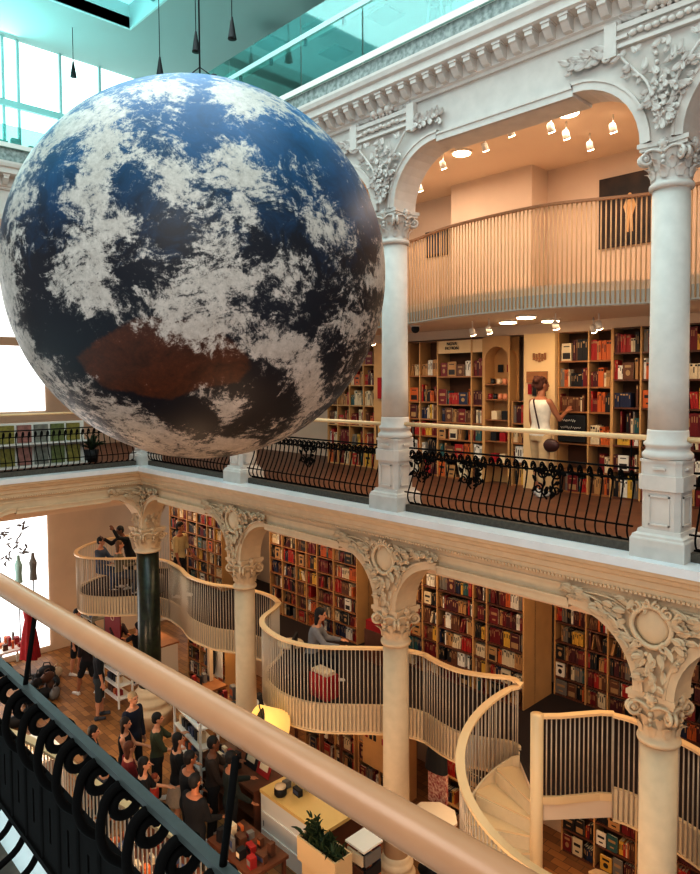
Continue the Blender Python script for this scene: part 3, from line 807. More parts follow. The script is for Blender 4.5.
# ---- emit books
def vis(b):
    s = size_px((b['x'],b['y'],b['z']+b['h']/2))
    if not s: return 0
    X, Y, k = s
    if X < -5 or X > 705 or Y < 0 or Y > 880: return 0
    a = b['w']*b['h']*k*k
    # hidden behind columns or the globe
    for cx0, cx1, cy0, cy1 in ((382,412,0,874),(642,684,0,874),(236,256,560,874)):
        if cx0 < X < cx1: return a*.01
    if b['z'] > -1 and (X-192)**2/190**2+(Y-268)**2/188**2 < 1: return a*.01
    if b['z'] < -1 and b['z']+b['h'] > -1.05: return a*.05
    if b['z'] > -.1 and b['z'] < .8: a *= .5
    return a
BOOKS = [b for b in BOOKS if vis(b) > 0]
BOOKS.sort(key=vis, reverse=True)
for b in BOOKS[:300]:
    if len((BOOKCOL[b['ci']][0]+' face-out book '+b['where']).split())>16: print('LONG', b['where'])
    o = link('book', book_mesh(b['ci'], b['face'], b['var']), None, (b['x'],b['y'],b['z']))
    o.scale = (b['w'],b['d'],b['h']); o.rotation_euler = (0, b['t'], 0)
    kind = BOOKCOL[b['ci']][0] + (' face-out book ' if b['face'] else ' book spine ' if not b['t'] else ' leaning book ')
    tag(o, kind + b['where'], 'book', kind.strip()+'s '+b['where'])
rest = MB(); mats_rest = M_bcol + [M_page] + M_blab
for b in BOOKS[300:]:
    mb, _ = book_unit(b['ci'], b['face'], b['var'])
    M = Matrix.Translation((b['x'],b['y'],b['z'])) @ Matrix.Rotation(b['t'],4,'Y') @ Matrix.Diagonal((b['w'],b['d'],b['h'],1))
    o = len(rest.v); rest.v += [tuple(M @ Vector(v)) for v in mb.v]
    for f, mi in zip(mb.f, mb.mi):
        rest.f.append(tuple(i+o for i in f)); rest.sm.append(False)
        rest.mi.append(b['ci'] if mi == 0 else len(M_bcol) if mi == 1 else len(M_bcol)+1+(0 if b['ci'] in (0,1,2,6,7,10,11,8) else 1))
if rest.v: tag(rest.build('distant_books', mats_rest, fixn=False), 'remaining rows of small books filling the farther shelves', 'books', kind='stuff')
print('BOOKS', len(BOOKS))
# ---- arched niche with cups
t = thing('arched_niche', 'pale arched display niche in the gallery bookshelves', 'niche', (7.46,3.04,0))
mb = MB(); w = .58; cxn = w/2; r = .25; zc = 2.30
N = 16; outer = []; 
prof = [(cxn-r,0),(cxn-r,zc)] + [(cxn-r*math.cos(PI*k/N), zc+r*math.sin(PI*k/N)) for k in range(1,N)] + [(cxn+r,zc),(cxn+r,0)]
# front plate with the arched opening, split in quads
vs = []; fs = []
out = []
for (x,z) in prof:
    if z <= zc and x < cxn: out.append((0, z))
    elif z <= zc: out.append((w, z))
    else:
        ang = math.atan2(z-zc, x-cxn); 
        tx = cxn/abs(math.cos(ang)) if abs(math.cos(ang))>1e-6 else 1e9; tz = (2.74-zc)/math.sin(ang)
        q = min(tx,tz); out.append((cxn+q*math.cos(ang), zc+q*math.sin(ang)))
for (a,b),(c,d) in zip(prof,out): vs += [(a,0,b),(c,0,d),(a,.30,b),(c,.05,d)]
for i in range(len(prof)-1):
    k=i*4; fs += [(k,k+1,k+5,k+4),(k,k+4,k+6,k+2)]
mb.add(vs,fs); mb.box(0,w,.30,.32,0,2.74)
mb.build('niche_frame', M_panel, t)
for z in (.4,.8,1.2,1.58,1.86): MB().box(cxn-r+.005,cxn+r-.005,.0,.29,z-.02,z).build('shelf', M_wood, t)
def mug(x,y,z,ci,label,grp):
    m = [mat('black_ceramic',S(30,26,28),.3),mat('cream_ceramic',S(232,208,170),.3),mat('peach_ceramic',S(224,150,110),.3),mat('red_ceramic',S(150,30,34),.3)][ci]
    t = thing('mug', label, 'mug', (x,y,z), 0, grp)
    MB().lathe([(.034,0),(.040,.01),(.040,.10),(.036,.10),(.034,.02)], n=14).build('cup_body', m, t)
    MB().tube([(.036,0,.08),(.062,0,.078),(.068,0,.05),(.058,0,.025),(.036,0,.02)], .007, n=6).build('handle', m, t)
for i,ci in enumerate((0,1,2)): mug(7.62+i*.13,3.12,1.86,ci,['black mug on the upper niche shelf','cream mug on the upper niche shelf','peach mug on the upper niche shelf'][ci],None)
for i,ci in enumerate((3,0,2,2)): mug(7.58+i*.11,3.10,1.58,ci,{3:'red mug on the second niche shelf',0:'black mug on the second niche shelf',2:'peach mug on the second niche shelf'}[ci],'peach mugs on the second niche shelf' if ci==2 else None)
for x, lb in ((7.66,'small black framed plaque hanging high in the niche'),(7.86,'small red plaque hanging high in the niche')):
    tag(MB().box(x-.05,x+.05,3.30,3.335,2.08,2.22).build('wall_plaque', M_black if x<7.7 else M_red), lb, 'plaque')
for i,(x,z) in enumerate(((7.6,.8),(7.8,.8),(7.62,1.2),(7.84,1.2),(7.6,.4),(7.8,.4))):
    tag(MB().box(x,x+.12,3.08,3.22,z,z+.16).build('gift_box', [M_black,M_red,mat('cream_ceramic',S(232,208,170))][i%3]), ['black','red','cream'][i%3]+' gift box on the '+['lowest','lowest','fourth','fourth','third','third'][0 if i>3 else 2 if i<2 else 4]+' niche shelf', 'box', 'gift boxes low in the niche')
# texts
def text_mesh(s, size, name, m, loc, rot, parent=None, depth=.004):
    cu = bpy.data.curves.new('txt','FONT'); cu.body = s; cu.size = size; cu.extrude = depth; cu.align_x = 'CENTER'; cu.align_y = 'CENTER'
    o = bpy.data.objects.new('txt', cu); col.objects.link(o)
    me = bpy.data.meshes.new_from_object(o.evaluated_get(bpy.context.evaluated_depsgraph_get())); bpy.data.objects.remove(o)
    me.materials.clear(); me.materials.append(m); me.name = name
    o = link(name, me, parent, loc); o.rotation_euler = rot; return o
o = text_mesh('NOVA\nFICTION', .085, 'shelf_sign', M_black, (6.72,3.04,2.60), (PI/2,0,0)); tag(o, 'two line dark lettering above the bookcase left of the niche', 'sign')
MB().box(6.36,7.44,3.06,3.08,2.46,2.72).build('sign_board', mat('pale_panel', S(232,200,152), .6), None)
bpy.data.objects['sign_board'].name = 'fascia_board'; tag(bpy.data.objects['fascia_board'],'pale board carrying the lettering above the bookcase left of the niche','board')
t = thing('chalkboard','small black chalkboard with white handwriting low in the bookcase right of the woman','chalkboard',(8.99,3.07,.88))
MB().box(0,.50,0,.02,0,.46).build('board', M_black, t)
M_chalk = mat('chalk_white', S(230,225,215), .9)
for j,(zz,x0,x1) in enumerate(((.36,.08,.34),(.24,.05,.44),(.12,.18,.36))):
    n = int((x1-x0)/.012); r3 = random.Random(j)
    MB().tube([(x0+k*.012,-.004,zz+.03*math.sin(k*1.9+j)*r3.uniform(.4,1)) for k in range(n)], .005, n=4).build('chalk_writing', M_chalk, t)
# emblem on panel: small wooden row of letters shape
t = thing('wooden_emblem','small wooden crown shaped emblem on the pale panel above the woman','emblem',(8.66,3.0,2.33))
for k in range(5): MB().box(-.13+k*.055,-.095+k*.055,0,.018,-.05-.02*(2-abs(k-2)),.07-.015*(k%2)).build('letter_block', M_wood, t)
MB().box(-.13,.13,.002,.016,-.03,-.01).build('cross_bar', M_wood, t)
t = thing('pendant_banner','wooden rack of small hanging notebooks on the pale panel','rack',(8.62,2.98,1.72))
MB().box(-.2,.2,0,.03,.16,.36).build('header_board', M_wood, t)
for k in range(4): MB().box(-.17+k*.09,-.10+k*.09,.0,.02,-.04-.03*(k%2),.14).build('hanging_card', [M_red,M_black,M_woodd,M_black][k], t)
# tote bag
t = thing('tote_bag','black tote bag with a red bag behind it hanging on the birch panel','bag',(5.12,2.92,1.55))
MB().prism([(-.15,0),(.15,0),(.15,.03),(-.15,.03)],0,.42).build('bag_body', M_black, t)
MB().tube([(-.07,.015,.40),(-.05,.015,.58),(0,.02,.64),(.05,.015,.58),(.07,.015,.40)],.008,n=6).build('strap', M_white, t)
tag(MB().box(4.82,4.93,2.92,2.96,1.55,2.0).build('red_bag', M_red), 'red bag hanging left of the black tote bag', 'bag')
# ---- ceiling spot lamps
def spot(x,y,z,label,grp,flat=False):
    t = thing('ceiling_lamp', label, 'lamp', (x,y,z), 0, grp)
    if flat:
        rg_ = MB().lathe([(.15,-.03),(.16,-.02),(.16,0)],n=20).build('lamp_ring', M_lampbody, t); MB().lathe([(.135,-.045),(.14,-.031)],n=20).build('diffuser', M_lamp, rg_)
    else:
        MB().tube([(0,0,0),(0,0,-.14)],.012,n=8).build('stem', M_lampbody, t)
        M = Matrix.Rotation(.5,4,'X'); mb=MB().lathe([(.025,.07),(.045,.05),(.05,-.05)],n=14); mb.v=[tuple(M@Vector(v)+Vector((0,0,-.18))) for v in mb.v]; hd_ = mb.build('lamp_head', M_lampbody, t)
        mb=MB().lathe([(.046,-.062),(.046,-.052)],n=14); mb.v=[tuple(M@Vector(v)+Vector((0,0,-.18))) for v in mb.v]; mb.build('bulb', M_lamp, hd_)
for x,y,f in ((10.34,.86,1),(8.4,1.12,1),(9.67,.53,0),(10.12,.8,0),(10.69,1.42,0),(9.08,.77,0),(8.14,.98,0),(7.06,1.69,0),(10.13,1.19,0),(10.14,1.86,0)):
    spot(x,y,5.5,'round flush lamp on the upper ceiling' if f else 'small adjustable spotlight on the upper ceiling','round flush lamps on the upper ceiling' if f else 'spotlights on the upper ceiling',bool(f))
for x,y,f in ((9.26,1.6,1),(8.56,2.18,1),(9.76,1.6,0),(10.17,2.13,0),(9.16,2.5,1),(8.15,1.75,0),(8.58,1.6,0),(9.8,2.7,0),(5.0,2.6,0),(11.2,2.3,1)):
    spot(x,y,2.92,'round flush lamp under the upper balcony' if f else 'small spotlight under the upper balcony','round flush lamps under the upper balcony' if f else 'spotlights under the upper balcony',bool(f))
# pictures
t = thing('painting','large dark painting of a small pale standing figure behind the upper railing','painting',(9.75,2.95,4.03))
cv_ = MB().box(0,.86,0,.04,0,1.10).build('canvas', mat('dark_brown_canvas',S(36,28,22),.6,color2=S(70,50,36),scale=3), t)
M_fig = mat('painted_flesh',S(214,170,120),.8)
mb=MB(); mb.ball((.50,-.004,.76),(.035,.006,.045),10,6); mb.add([(.44,-.006,.70),(.57,-.006,.70),(.60,-.006,.60),(.55,-.006,.45),(.56,-.006,.2),(.51,-.006,.2),(.50,-.006,.42),(.49,-.006,.2),(.44,-.006,.2),(.45,-.006,.45),(.40,-.006,.60)],[tuple(range(11))]); mb.build('painted_figure', M_fig, cv_)
t = thing('painting','small dark framed picture at the left end of the upper railing','painting',(6.13,2.95,4.37))
MB().box(0,.56,0,.04,0,.50).build('frame', M_black, t); MB().box(.05,.51,-.005,0,.05,.45).build('picture', mat('blue_grey_print',S(70,80,92),.5,var=.5,scale=5), t)
# ================================================================== GLOBE
GC = Vector((8.30,-3.493,3.117)); GR = 2.035
# cloud chart of the visible hemisphere (rows top to bottom, 0 = clear sea, 9 = full cloud)
CH = """
0000000442443500000
0000445784997600000
0006685342384456000
0057755431221011610
5774387551741441150
5640372585685341124
2751882285463445111
1633478215651275425
6623673415625624336
7615672357876633477
7625663664532512323
6511223567743316766
6710000035258762545
6772000000003681425
0655620005531393536
0653476100821176166
0076367841224453270
0007536577883544600
0000677657366650000
""".split()
n_ = (Vector(CAM['C'])-GC).normalized()
e1 = Vector((0,0,1)).cross(n_).normalized(); e2 = n_.cross(e1)
land_poly = [(84,338),(98,326),(118,313),(135,303),(150,300),(170,302),(186,300),(206,312),(224,326),(232,342),(222,356),(205,360),(186,362),(165,372),(148,372),(128,366),(108,366),(92,352)]
def inpoly(x,y,P):
    c = False; j = len(P)-1
    for i in range(len(P)):
        if (P[i][1] > y) != (P[j][1] > y) and x < (P[j][0]-P[i][0])*(y-P[i][1])/(P[j][1]-P[i][1])+P[i][0]: c = not c
        j = i
    return c
nu, nv = 256, 128
vs = []; cov = []; landv = []
for j in range(nv+1):
    th = PI*j/nv
    for i in range(nu):
        a = 2*PI*i/nu; d = Vector((math.sin(th)*math.cos(a), math.sin(th)*math.sin(a), math.cos(th)))
        vs.append(tuple(d*GR))
        k = d.dot(n_)
        u = d.dot(e1); v = -d.dot(e2)
        px = 192+u*193/.97; py = 267+v*190/.97
        if k > .05:
            gx = min(18, max(0, (px-10)/20)); gy = min(18, max(0, (py-87)/20))
            x0, y0 = int(gx), int(gy); x1, y1 = min(18,x0+1), min(18,y0+1); fx, fy = gx-x0, gy-y0
            g = lambda yy, xx: int(CH[yy][xx]) or (0)
            c = (g(y0,x0)*(1-fx)+g(y0,x1)*fx)*(1-fy)+(g(y1,x0)*(1-fx)+g(y1,x1)*fx)*fy
            c = c/9
            dd = 0
            m = 1e9
            for q0, q1 in zip(land_poly, land_poly[1:]+land_poly[:1]):
                ex, ey = q1[0]-q0[0], q1[1]-q0[1]; tt = max(0,min(1,((px-q0[0])*ex+(py-q0[1])*ey)/(ex*ex+ey*ey)))
                m = min(m, math.hypot(px-q0[0]-ex*tt, py-q0[1]-ey*tt))
            dd = max(0,min(1,.52 + (1 if inpoly(px,py,land_poly) else -1)*m/24))
            landv.append(dd); cov.append(c if k > .2 else c*.6+.2)
        else:
            landv.append(0); cov.append(.48+.25*math.sin(a*5+th*9)*math.sin(th*7))
fs = []
for j in range(nv):
    for i in range(nu): fs.append((j*nu+i, (j+1)*nu+i, (j+1)*nu+(i+1)%nu, j*nu+(i+1)%nu))
me = bpy.data.meshes.new('globe'); me.from_pydata(vs, [], fs)
me.polygons.foreach_set('use_smooth', [True]*len(fs))
at = me.attributes.new('cloud_cover','FLOAT','POINT'); at.data.foreach_set('value', cov)
at = me.attributes.new('land','FLOAT','POINT'); at.data.foreach_set('value', landv)
bm = bmesh.new(); bm.from_mesh(me); bmesh.ops.remove_doubles(bm, verts=bm.verts, dist=1e-4); bm.to_mesh(me); bm.free()
m = bpy.data.materials.new('earth_print'); m.use_nodes = True; nt = m.node_tree; B = nt.nodes['Principled BSDF']; B.inputs['Roughness'].default_value = .45
N_ = nt.nodes.new; L_ = nt.links.new
def attr(n): 
    a = N_('ShaderNodeAttribute'); a.attribute_name = n; return a.outputs['Fac']
def math_(op, a, b=None, c=None):
    x = N_('ShaderNodeMath'); x.operation = op
    for i, q in enumerate((a,b,c)):
        if q is None: continue
        if isinstance(q,(int,float)): x.inputs[i].default_value = q
        else: L_(q, x.inputs[i])
    return x.outputs[0]
tc = N_('ShaderNodeTexCoord'); 
warp = N_('ShaderNodeTexNoise'); warp.inputs['Scale'].default_value = 1.1; warp.inputs['Detail'].default_value = 3; L_(tc.outputs['Object'], warp.inputs['Vector'])
vm = N_('ShaderNodeVectorMath'); vm.operation = 'MULTIPLY_ADD'; L_(warp.outputs['Color'], vm.inputs[0]); vm.inputs[1].default_value = (1.1,1.1,1.1); L_(tc.outputs['Object'], vm.inputs[2])
def noise(scale, detail, rough, src, dist=0, st=None):
    n = N_('ShaderNodeTexNoise'); n.inputs['Scale'].default_value = scale; n.inputs['Detail'].default_value = detail; n.inputs['Roughness'].default_value = rough; n.inputs['Distortion'].default_value = dist
    if st:
        mp = N_('ShaderNodeMapping'); mp.inputs['Rotation'].default_value = st[0]; mp.inputs['Scale'].default_value = st[1]; L_(src, mp.inputs['Vector']); src = mp.outputs['Vector']
    L_(src, n.inputs['Vector']); return n.outputs['Fac']
n1 = noise(2.4, 15, .74, vm.outputs[0], .6)
# streaky noise, long along one tilted axis
n2 = noise(4.0, 15, .76, vm.outputs[0], .3, ((0,math.radians(-38),math.radians(45)),(.45,1.4,2.6)))
n3 = noise(9.0, 15, .86, tc.outputs['Object'], .15)
mixn = math_('ADD', math_('MULTIPLY', n1, .22), math_('ADD', math_('MULTIPLY', n2, .32), math_('MULTIPLY', n3, .46)))
cv = attr('cloud_cover')
val = math_('ADD', math_('MULTIPLY', math_('SUBTRACT', mixn, .5), 6.5), math_('SUBTRACT', math_('MULTIPLY', cv, 1.25), .14))
mr = N_('ShaderNodeMapRange'); mr.interpolation_type = 'SMOOTHSTEP'; mr.inputs['From Min'].default_value = .36; mr.inputs['From Max'].default_value = .72; L_(val, mr.inputs['Value'])
cloud = mr.outputs['Result']
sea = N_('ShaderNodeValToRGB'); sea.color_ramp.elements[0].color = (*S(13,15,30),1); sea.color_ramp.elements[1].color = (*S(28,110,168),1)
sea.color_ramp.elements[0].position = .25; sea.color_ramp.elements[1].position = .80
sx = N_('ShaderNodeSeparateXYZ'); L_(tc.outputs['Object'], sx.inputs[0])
sv = math_('ADD', math_('MULTIPLY', sx.outputs['Z'], .22), math_('ADD', .28, math_('MULTIPLY', math_('SUBTRACT', n1, .5), .5))); L_(sv, sea.inputs['Fac'])  # sea bluer towards the top: partly print, partly teal toplight put into colour
ld = N_('ShaderNodeValToRGB'); ld.color_ramp.elements[0].color = (*S(34,18,10),1); ld.color_ramp.elements[1].color = (*S(120,60,32),1); ld.color_ramp.elements[0].position=.38; ld.color_ramp.elements[1].position=.68; L_(mixn, ld.inputs['Fac'])
lm = N_('ShaderNodeMapRange'); lm.inputs['From Min'].default_value = .45; lm.inputs['From Max'].default_value = .60; L_(math_('ADD', attr('land'), math_('MULTIPLY', math_('SUBTRACT', n3, .5), .5)), lm.inputs['Value'])
m1 = N_('ShaderNodeMix'); m1.data_type = 'RGBA'; L_(lm.outputs['Result'], m1.inputs[0]); L_(sea.outputs['Color'], m1.inputs[6]); L_(ld.outputs['Color'], m1.inputs[7])
cc = N_('ShaderNodeValToRGB'); cc.color_ramp.elements[0].color = (*S(150,138,128),1); cc.color_ramp.elements[1].color = (*S(232,222,214),1); cc.color_ramp.elements[0].position=.3; cc.color_ramp.elements[1].position=.75; L_(n3, cc.inputs['Fac'])
m2 = N_('ShaderNodeMix'); m2.data_type = 'RGBA'; L_(cloud, m2.inputs[0]); L_(m1.outputs[2], m2.inputs[6]); L_(cc.outputs['Color'], m2.inputs[7])
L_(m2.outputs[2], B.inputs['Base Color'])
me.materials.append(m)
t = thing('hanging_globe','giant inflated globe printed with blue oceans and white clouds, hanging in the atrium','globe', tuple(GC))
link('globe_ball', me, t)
cap_ = MB().lathe([(.10,-.02),(.10,.03),(.05,.05)],(0,0,GR),n=20).build('top_cap', M_black, t)
MB().tube([(0,0,GR+.04),(0,0,10.3-GC.z)], .010, n=6).build('hanging_cable', M_black, t)
for s in (-1,1):
    mb = MB(); mb.ball((s*.16-.05,s*.1,GR+.14),(.06,.04,.03),8,6); mb.tube([(s*.16-.05,s*.1,GR+.14),(0,0,GR+.25)],.006,n=5); mb.build('clamp', M_black, cap_)
# ================================================================== TOP STOREY (teal cast of the light tinted into its materials)
TC = 10.35
struct(MB().prism([(-3.2,5.6),(20,5.6),(20,.15),(-.6,.15),(-.6,-14),(-3.2,-14)], TC, TC+.25).build('ceiling_top', mat('grey_teal_ceiling', S(165,182,178), .85)))
M_sky = mat('skylight_panel', S(150,220,225), .6, emit=(.36,.72,.76), estr=.8)
struct(MB().box(-.6,20,-14,.15,TC+.55,TC+.6).build('window_1', M_sky))
M_tlight = mat('pale_teal_trim', S(190,225,222), .6)
struct(MB().box(-.6,20,.10,.15,TC-.02,TC+.55).build('trim_skylight_side', M_tlight)); struct(MB().box(-.65,-.6,-14,.15,TC-.02,TC+.55).build('trim_skylight_back', M_tlight))
struct(MB().box(.6,20,-.0,.095,TC+.14,TC+.28).build('trim_skylight_shade', mat('glowing_teal_strip', S(90,140,140), .8, emit=(.05,.16,.17), estr=.5)))  # no lamp: faint emission lifts the dark strip out of its shadow
# back wall with big glowing window, divided
M_win = mat('bright_window_glass', (1,1,1), .5, emit=(.80,1,1), estr=1.25)
t = struct(MB().box(-3.12,-3.08,-9,3.3,7.75,TC).build('window_2', M_win))
mb = MB()
mb.box(-3.08,-2.98,-9,3.3,8.68,8.84); mb.box(-3.08,-2.98,-9,3.3,7.66,7.76)
for y in (-5.1,-4.3,-3.5,-2.75,-2.0,-1.65,-.62,.42,1.45,2.5): mb.box(-3.08,-3.0,y-.03,y+.03,7.7,TC)
mb.box(-3.08,-2.98,-.70,-.54,7.7,8.7)
struct(mb.build('window_frame', M_tlight))
struct(MB().box(-3.2,-3.0,-14,5.6,6.69,7.7).build('wall_top_back', M_teal))
struct(MB().box(-3.2,20,5.5,5.7,6.69,TC).build('wall_top_side', mat('teal_grey_wall', S(104,128,122), .8, var=.15, scale=.8)))
struct(MB().box(-3.0,-2.72,-9,3.3,7.60,7.66).build('trim_window_sill', M_tlight))
# low things on the sill
for i,y in enumerate((-2.2,-1.9,-1.5,-1.0)): tag(MB().box(-2.95,-2.8,y,y+.2,7.66,7.66+.12+.1*(i%2)).build('storage_box', M_teal), ['leftmost','second','third','fourth'][i]+' teal box on the upper window sill', 'box')
# glass balustrade: panes + handrail + clamps
t = thing('glass_balustrade','teal glass balustrade with pale handrail along the top storey','balustrade',(0,-.40,6.69))
js = [.6,2.4,4.29,6.34,7.75,9.8,11.9,14]
for a,b in zip(js[:-1],js[1:]): MB().box(a+.015,b-.015,-.006,.006,-.1,1.12).build('glass_pane', M_glass, t)
MB().box(.4,15,-.02,.10,.72,.80).build('handrail', M_tlight, t)
for x in [1.0+.9*k for k in range(15)]: MB().box(x,x+.05,.0,.04,.62,.76).build('bracket', mat('dark_teal', S(70,100,100), .8), t)
t = thing('glass_balustrade','teal glass balustrade of the top storey back side at the left','balustrade',(.40,0,6.69))
for a,b in ((-1.95,-.1),(-3.95,-2.05),(-5.95,-4.05)): MB().box(-.006,.006,a,b,-.1,.35).build('glass_pane', M_glass, t)
# wall niches, posts and furniture of the top storey
M_dt = mat('dark_teal', S(70,100,100), .8); M_lt = mat('light_teal_panel', S(150,184,178), .7)
def tbox(name,label,cat,*b,m=None): return tag(MB().box(*b).build(name, m or M_dt), label, cat)
tbox('wall_partition','pale teal partition behind the balustrade','partition',4.4,5.6,4.2,4.4,6.69,9.2,m=M_lt)
tbox('wall_partition','dark teal partition panel behind the glass','partition',5.7,6.5,3.6,3.75,6.69,9.6)
tbox('wall_partition','pale tall partition behind the glass joint','partition',6.6,7.6,3.0,3.2,6.69,9.4,m=M_lt)
tbox('ceiling_beam','dark diagonal beam above the top storey','beam',7.4,12,1.6,2.0,9.3,9.6)
tbox('fluorescent_tray','pale rectangular lamp tray hanging at the handrail','lamp',6.7,7.6,.2,.6,8.25,8.30,m=mat('tray_lamp', S(200,235,235), .5, emit=(.7,1,1), estr=.5))
tbox('small_notice','small white box on the balustrade rail','notice',4.0,4.35,-.34,-.30,7.42,7.62,m=M_lt)
def stool(x,y,label):
    t = thing('bar_stool', label, 'stool', (x,y,6.69))
    MB().lathe([(.20,0),(.22,.02),(.22,.05),(.19,.07)],(0,0,.62),n=20).build('seat', M_dt, t)
    for k in range(4):
        a = PI/4+k*PI/2; MB().tube([(.14*math.cos(a),.14*math.sin(a),.62),(.22*math.cos(a),.22*math.sin(a),0)],.018,n=6).build('leg', M_lt, t)
    MB().tube([(.18*math.cos(2*PI*k/16),.18*math.sin(2*PI*k/16),.25) for k in range(16)],.012,n=5,closed=True).build('foot_ring', M_lt, t)
stool(8.75,.15,'round dark topped stool behind the glass balustrade'); stool(9.6,.2,'second stool behind the glass nearer the right edge')
# hanging cone pendants
def cone(x,y,z,label):
    t = thing('pendant_lamp', label, 'lamp', (x,y,z))
    MB().lathe([(.075,0),(.07,.02),(.025,.30),(.015,.36)],n=16).build('cone_shade', M_black, t)
    MB().tube([(0,0,.36),(0,0,TC-z)],.008,n=5).build('cable', M_black, t)
cone(5.28,-1.0,7.62,'dark cone pendant hanging highest above the globe at the right'); cone(4.15,-1.0,7.80,'dark cone pendant hanging above the top of the globe'); cone(2.84,-1.0,7.80,'dark cone pendant at the left, just over the globe edge'); cone(-1.5,-.9,9.2,'small dark cone pendant in front of the bright window')
# thin looped cables
for i,(x0,x1) in enumerate(((2.9,4.1),(4.3,5.2))):
    tag(MB().tube([(x0+(x1-x0)*k/12,-.9,TC-.1-1.1*math.sin(PI*k/12)) for k in range(13)],.008,n=5).build('loose_cable', M_black), ['thin cable looping from the ceiling at the left','thin cable looping from the ceiling above the globe'][i],'cable')
# panels of equipment hanging below the ceiling
for i,(x,y,z) in enumerate(((1.5,2.2,9.9),(3.0,2.4,9.8),(4.6,2.8,9.6),(2.2,3.6,9.9))):
    tbox('ceiling_panel',['small square panel under the top ceiling nearest the window','second square panel under the top ceiling','third square panel under the top ceiling near the glass','square ceiling panel at the rear'][i],'panel',x,x+.6,y,y+.6,z,z+.05,m=mat('mid_teal', S(110,140,136), .8))
# ================================================================== BACK SIDE (behind the globe, left)
M_day = mat('daylight_window', (1,1,1), .5, emit=(.93,.98,1), estr=1.4)
struct(MB().box(-6.2,-6.0,-14,4.2,GZ,-.95).build('wall_back_ground', M_wall))
struct(MB().box(-6.02,-5.96,-8,-.20,-6.0,-.96).build('window_3', M_day))
struct(MB().box(-6.2,-6.0,-14,4.2,-.002,5.5).build('wall_back_gallery', M_wall))
struct(MB().box(-6.02,-5.96,-8,-.16,1.1,5.0).build('window_4', M_day))
struct(MB().box(-5.98,-5.94,-8,-.16,3.0,3.25).build('trim_window_bar', M_ceil))
# low display shelves on the back gallery in front of the window
M_box = [mat('olive_cover',S(150,140,70),.6,var=.4,scale=12), mat('rose_cover',S(170,120,110),.6,var=.4,scale=12), mat('grey_cover',S(140,140,130),.6,var=.4,scale=12), mat('green_cover',S(120,130,80),.6,var=.4,scale=12)]
t = thing('display_shelf','low white display shelf in front of the back gallery window','shelf',(-1.6,-5.5,0))
MB().box(0,.4,0,4.6,0,.05).build('base_board', M_white, t); MB().box(0,.4,0,4.6,.52,.56).build('shelf', M_white, t); MB().box(.18,.22,0,4.6,.05,1.02).build('back_panel', M_white, t)
k = 0
for z in (.06,.57):
    for y in [-5.4+.37*i for i in range(12)]:
        k += 1
        tag(MB().box(-1.36,-1.30,y,y+.30,z,z+.40).build('picture_book', M_box[(k*5)%4]), ['olive','rose','grey','green'][(k*5)%4]+' picture book facing out on the '+('lower' if z<.3 else 'upper')+' row of the back gallery display', 'book', 'picture books on the back gallery display, '+('lower' if z<.3 else 'upper')+' row '+['olive','rose','grey','green'][(k*5)%4])
t = thing('potted_plant','small leafy plant in a dark pot beside the back gallery display','plant',(-1.3,-.75,0))
MB().lathe([(.13,0),(.17,.3),(.16,.3)],n=14).build('pot', M_black, t)
mb = MB(); r4 = random.Random(2)
for k in range(40): leaf(mb, Matrix.Translation((0,0,.3)) @ Matrix.Rotation(r4.uniform(0,6.3),4,'Z') @ Matrix.Rotation(r4.uniform(-.9,.9),4,'X'), r4.uniform(.25,.5), .07, .5, 4)
mb.build('foliage', mat('dark_leaf', S(48,66,34), .6), t)
# ================================================================== PEOPLE
def remesh(mb, vox, smooth=6):
    me = mb.mesh('tmp', M_white); o = bpy.data.objects.new('tmp', me); col.objects.link(o)
    md = o.modifiers.new('r','REMESH'); md.mode = 'VOXEL'; md.voxel_size = vox; md.use_smooth_shade = True
    ms = o.modifiers.new('s','SMOOTH'); ms.factor = .5; ms.iterations = smooth
    dg = bpy.context.evaluated_depsgraph_get(); dg.update()
    me2 = bpy.data.meshes.new_from_object(o.evaluated_get(dg)); bpy.data.objects.remove(o)
    me2.materials.clear(); return me2
def caps(mb, p0, p1, r0, r1, n=12):
    p0 = Vector(p0); p1 = Vector(p1); d = (p1-p0); L = d.length
    if L < 1e-6: return
    d /= L; P = []; R = []
    for a in (0.02,.35,.7,1.05): P.append(p0 - d*r0*math.cos(a)); R.append(r0*math.sin(a)+.0005)
    for k in range(4): P.append(p0+d*L*k/3); R.append(r0+(r1-r0)*k/3)
    for a in (1.05,.7,.35,.02): P.append(p1 + d*r1*math.cos(a)); R.append(r1*math.sin(a)+.0005)
    mb.tube(P, R, n=n)
def loft(mb, rings, n=16):      # rings: (centre, rx, ry)
    vs = []; fs = []
    for c, rx, ry in rings:
        for k in range(n): a = 2*PI*k/n; vs.append((c[0]+rx*math.cos(a), c[1]+ry*math.sin(a), c[2]))
    for j in range(len(rings)-1):
        for k in range(n): fs.append((j*n+k, j*n+(k+1)%n, (j+1)*n+(k+1)%n, (j+1)*n+k))
    fs.append(tuple(reversed(range(n)))); fs.append(tuple((len(rings)-1)*n+k for k in range(n)))
    mb.add(vs, fs)
M_skin = [mat('skin_light', S(206,150,118), .6), mat('skin_tan', S(170,112,80), .6), mat('skin_dark', S(120,78,56), .6)]
M_eye = mat('eye_dark', S(24,18,16), .3)
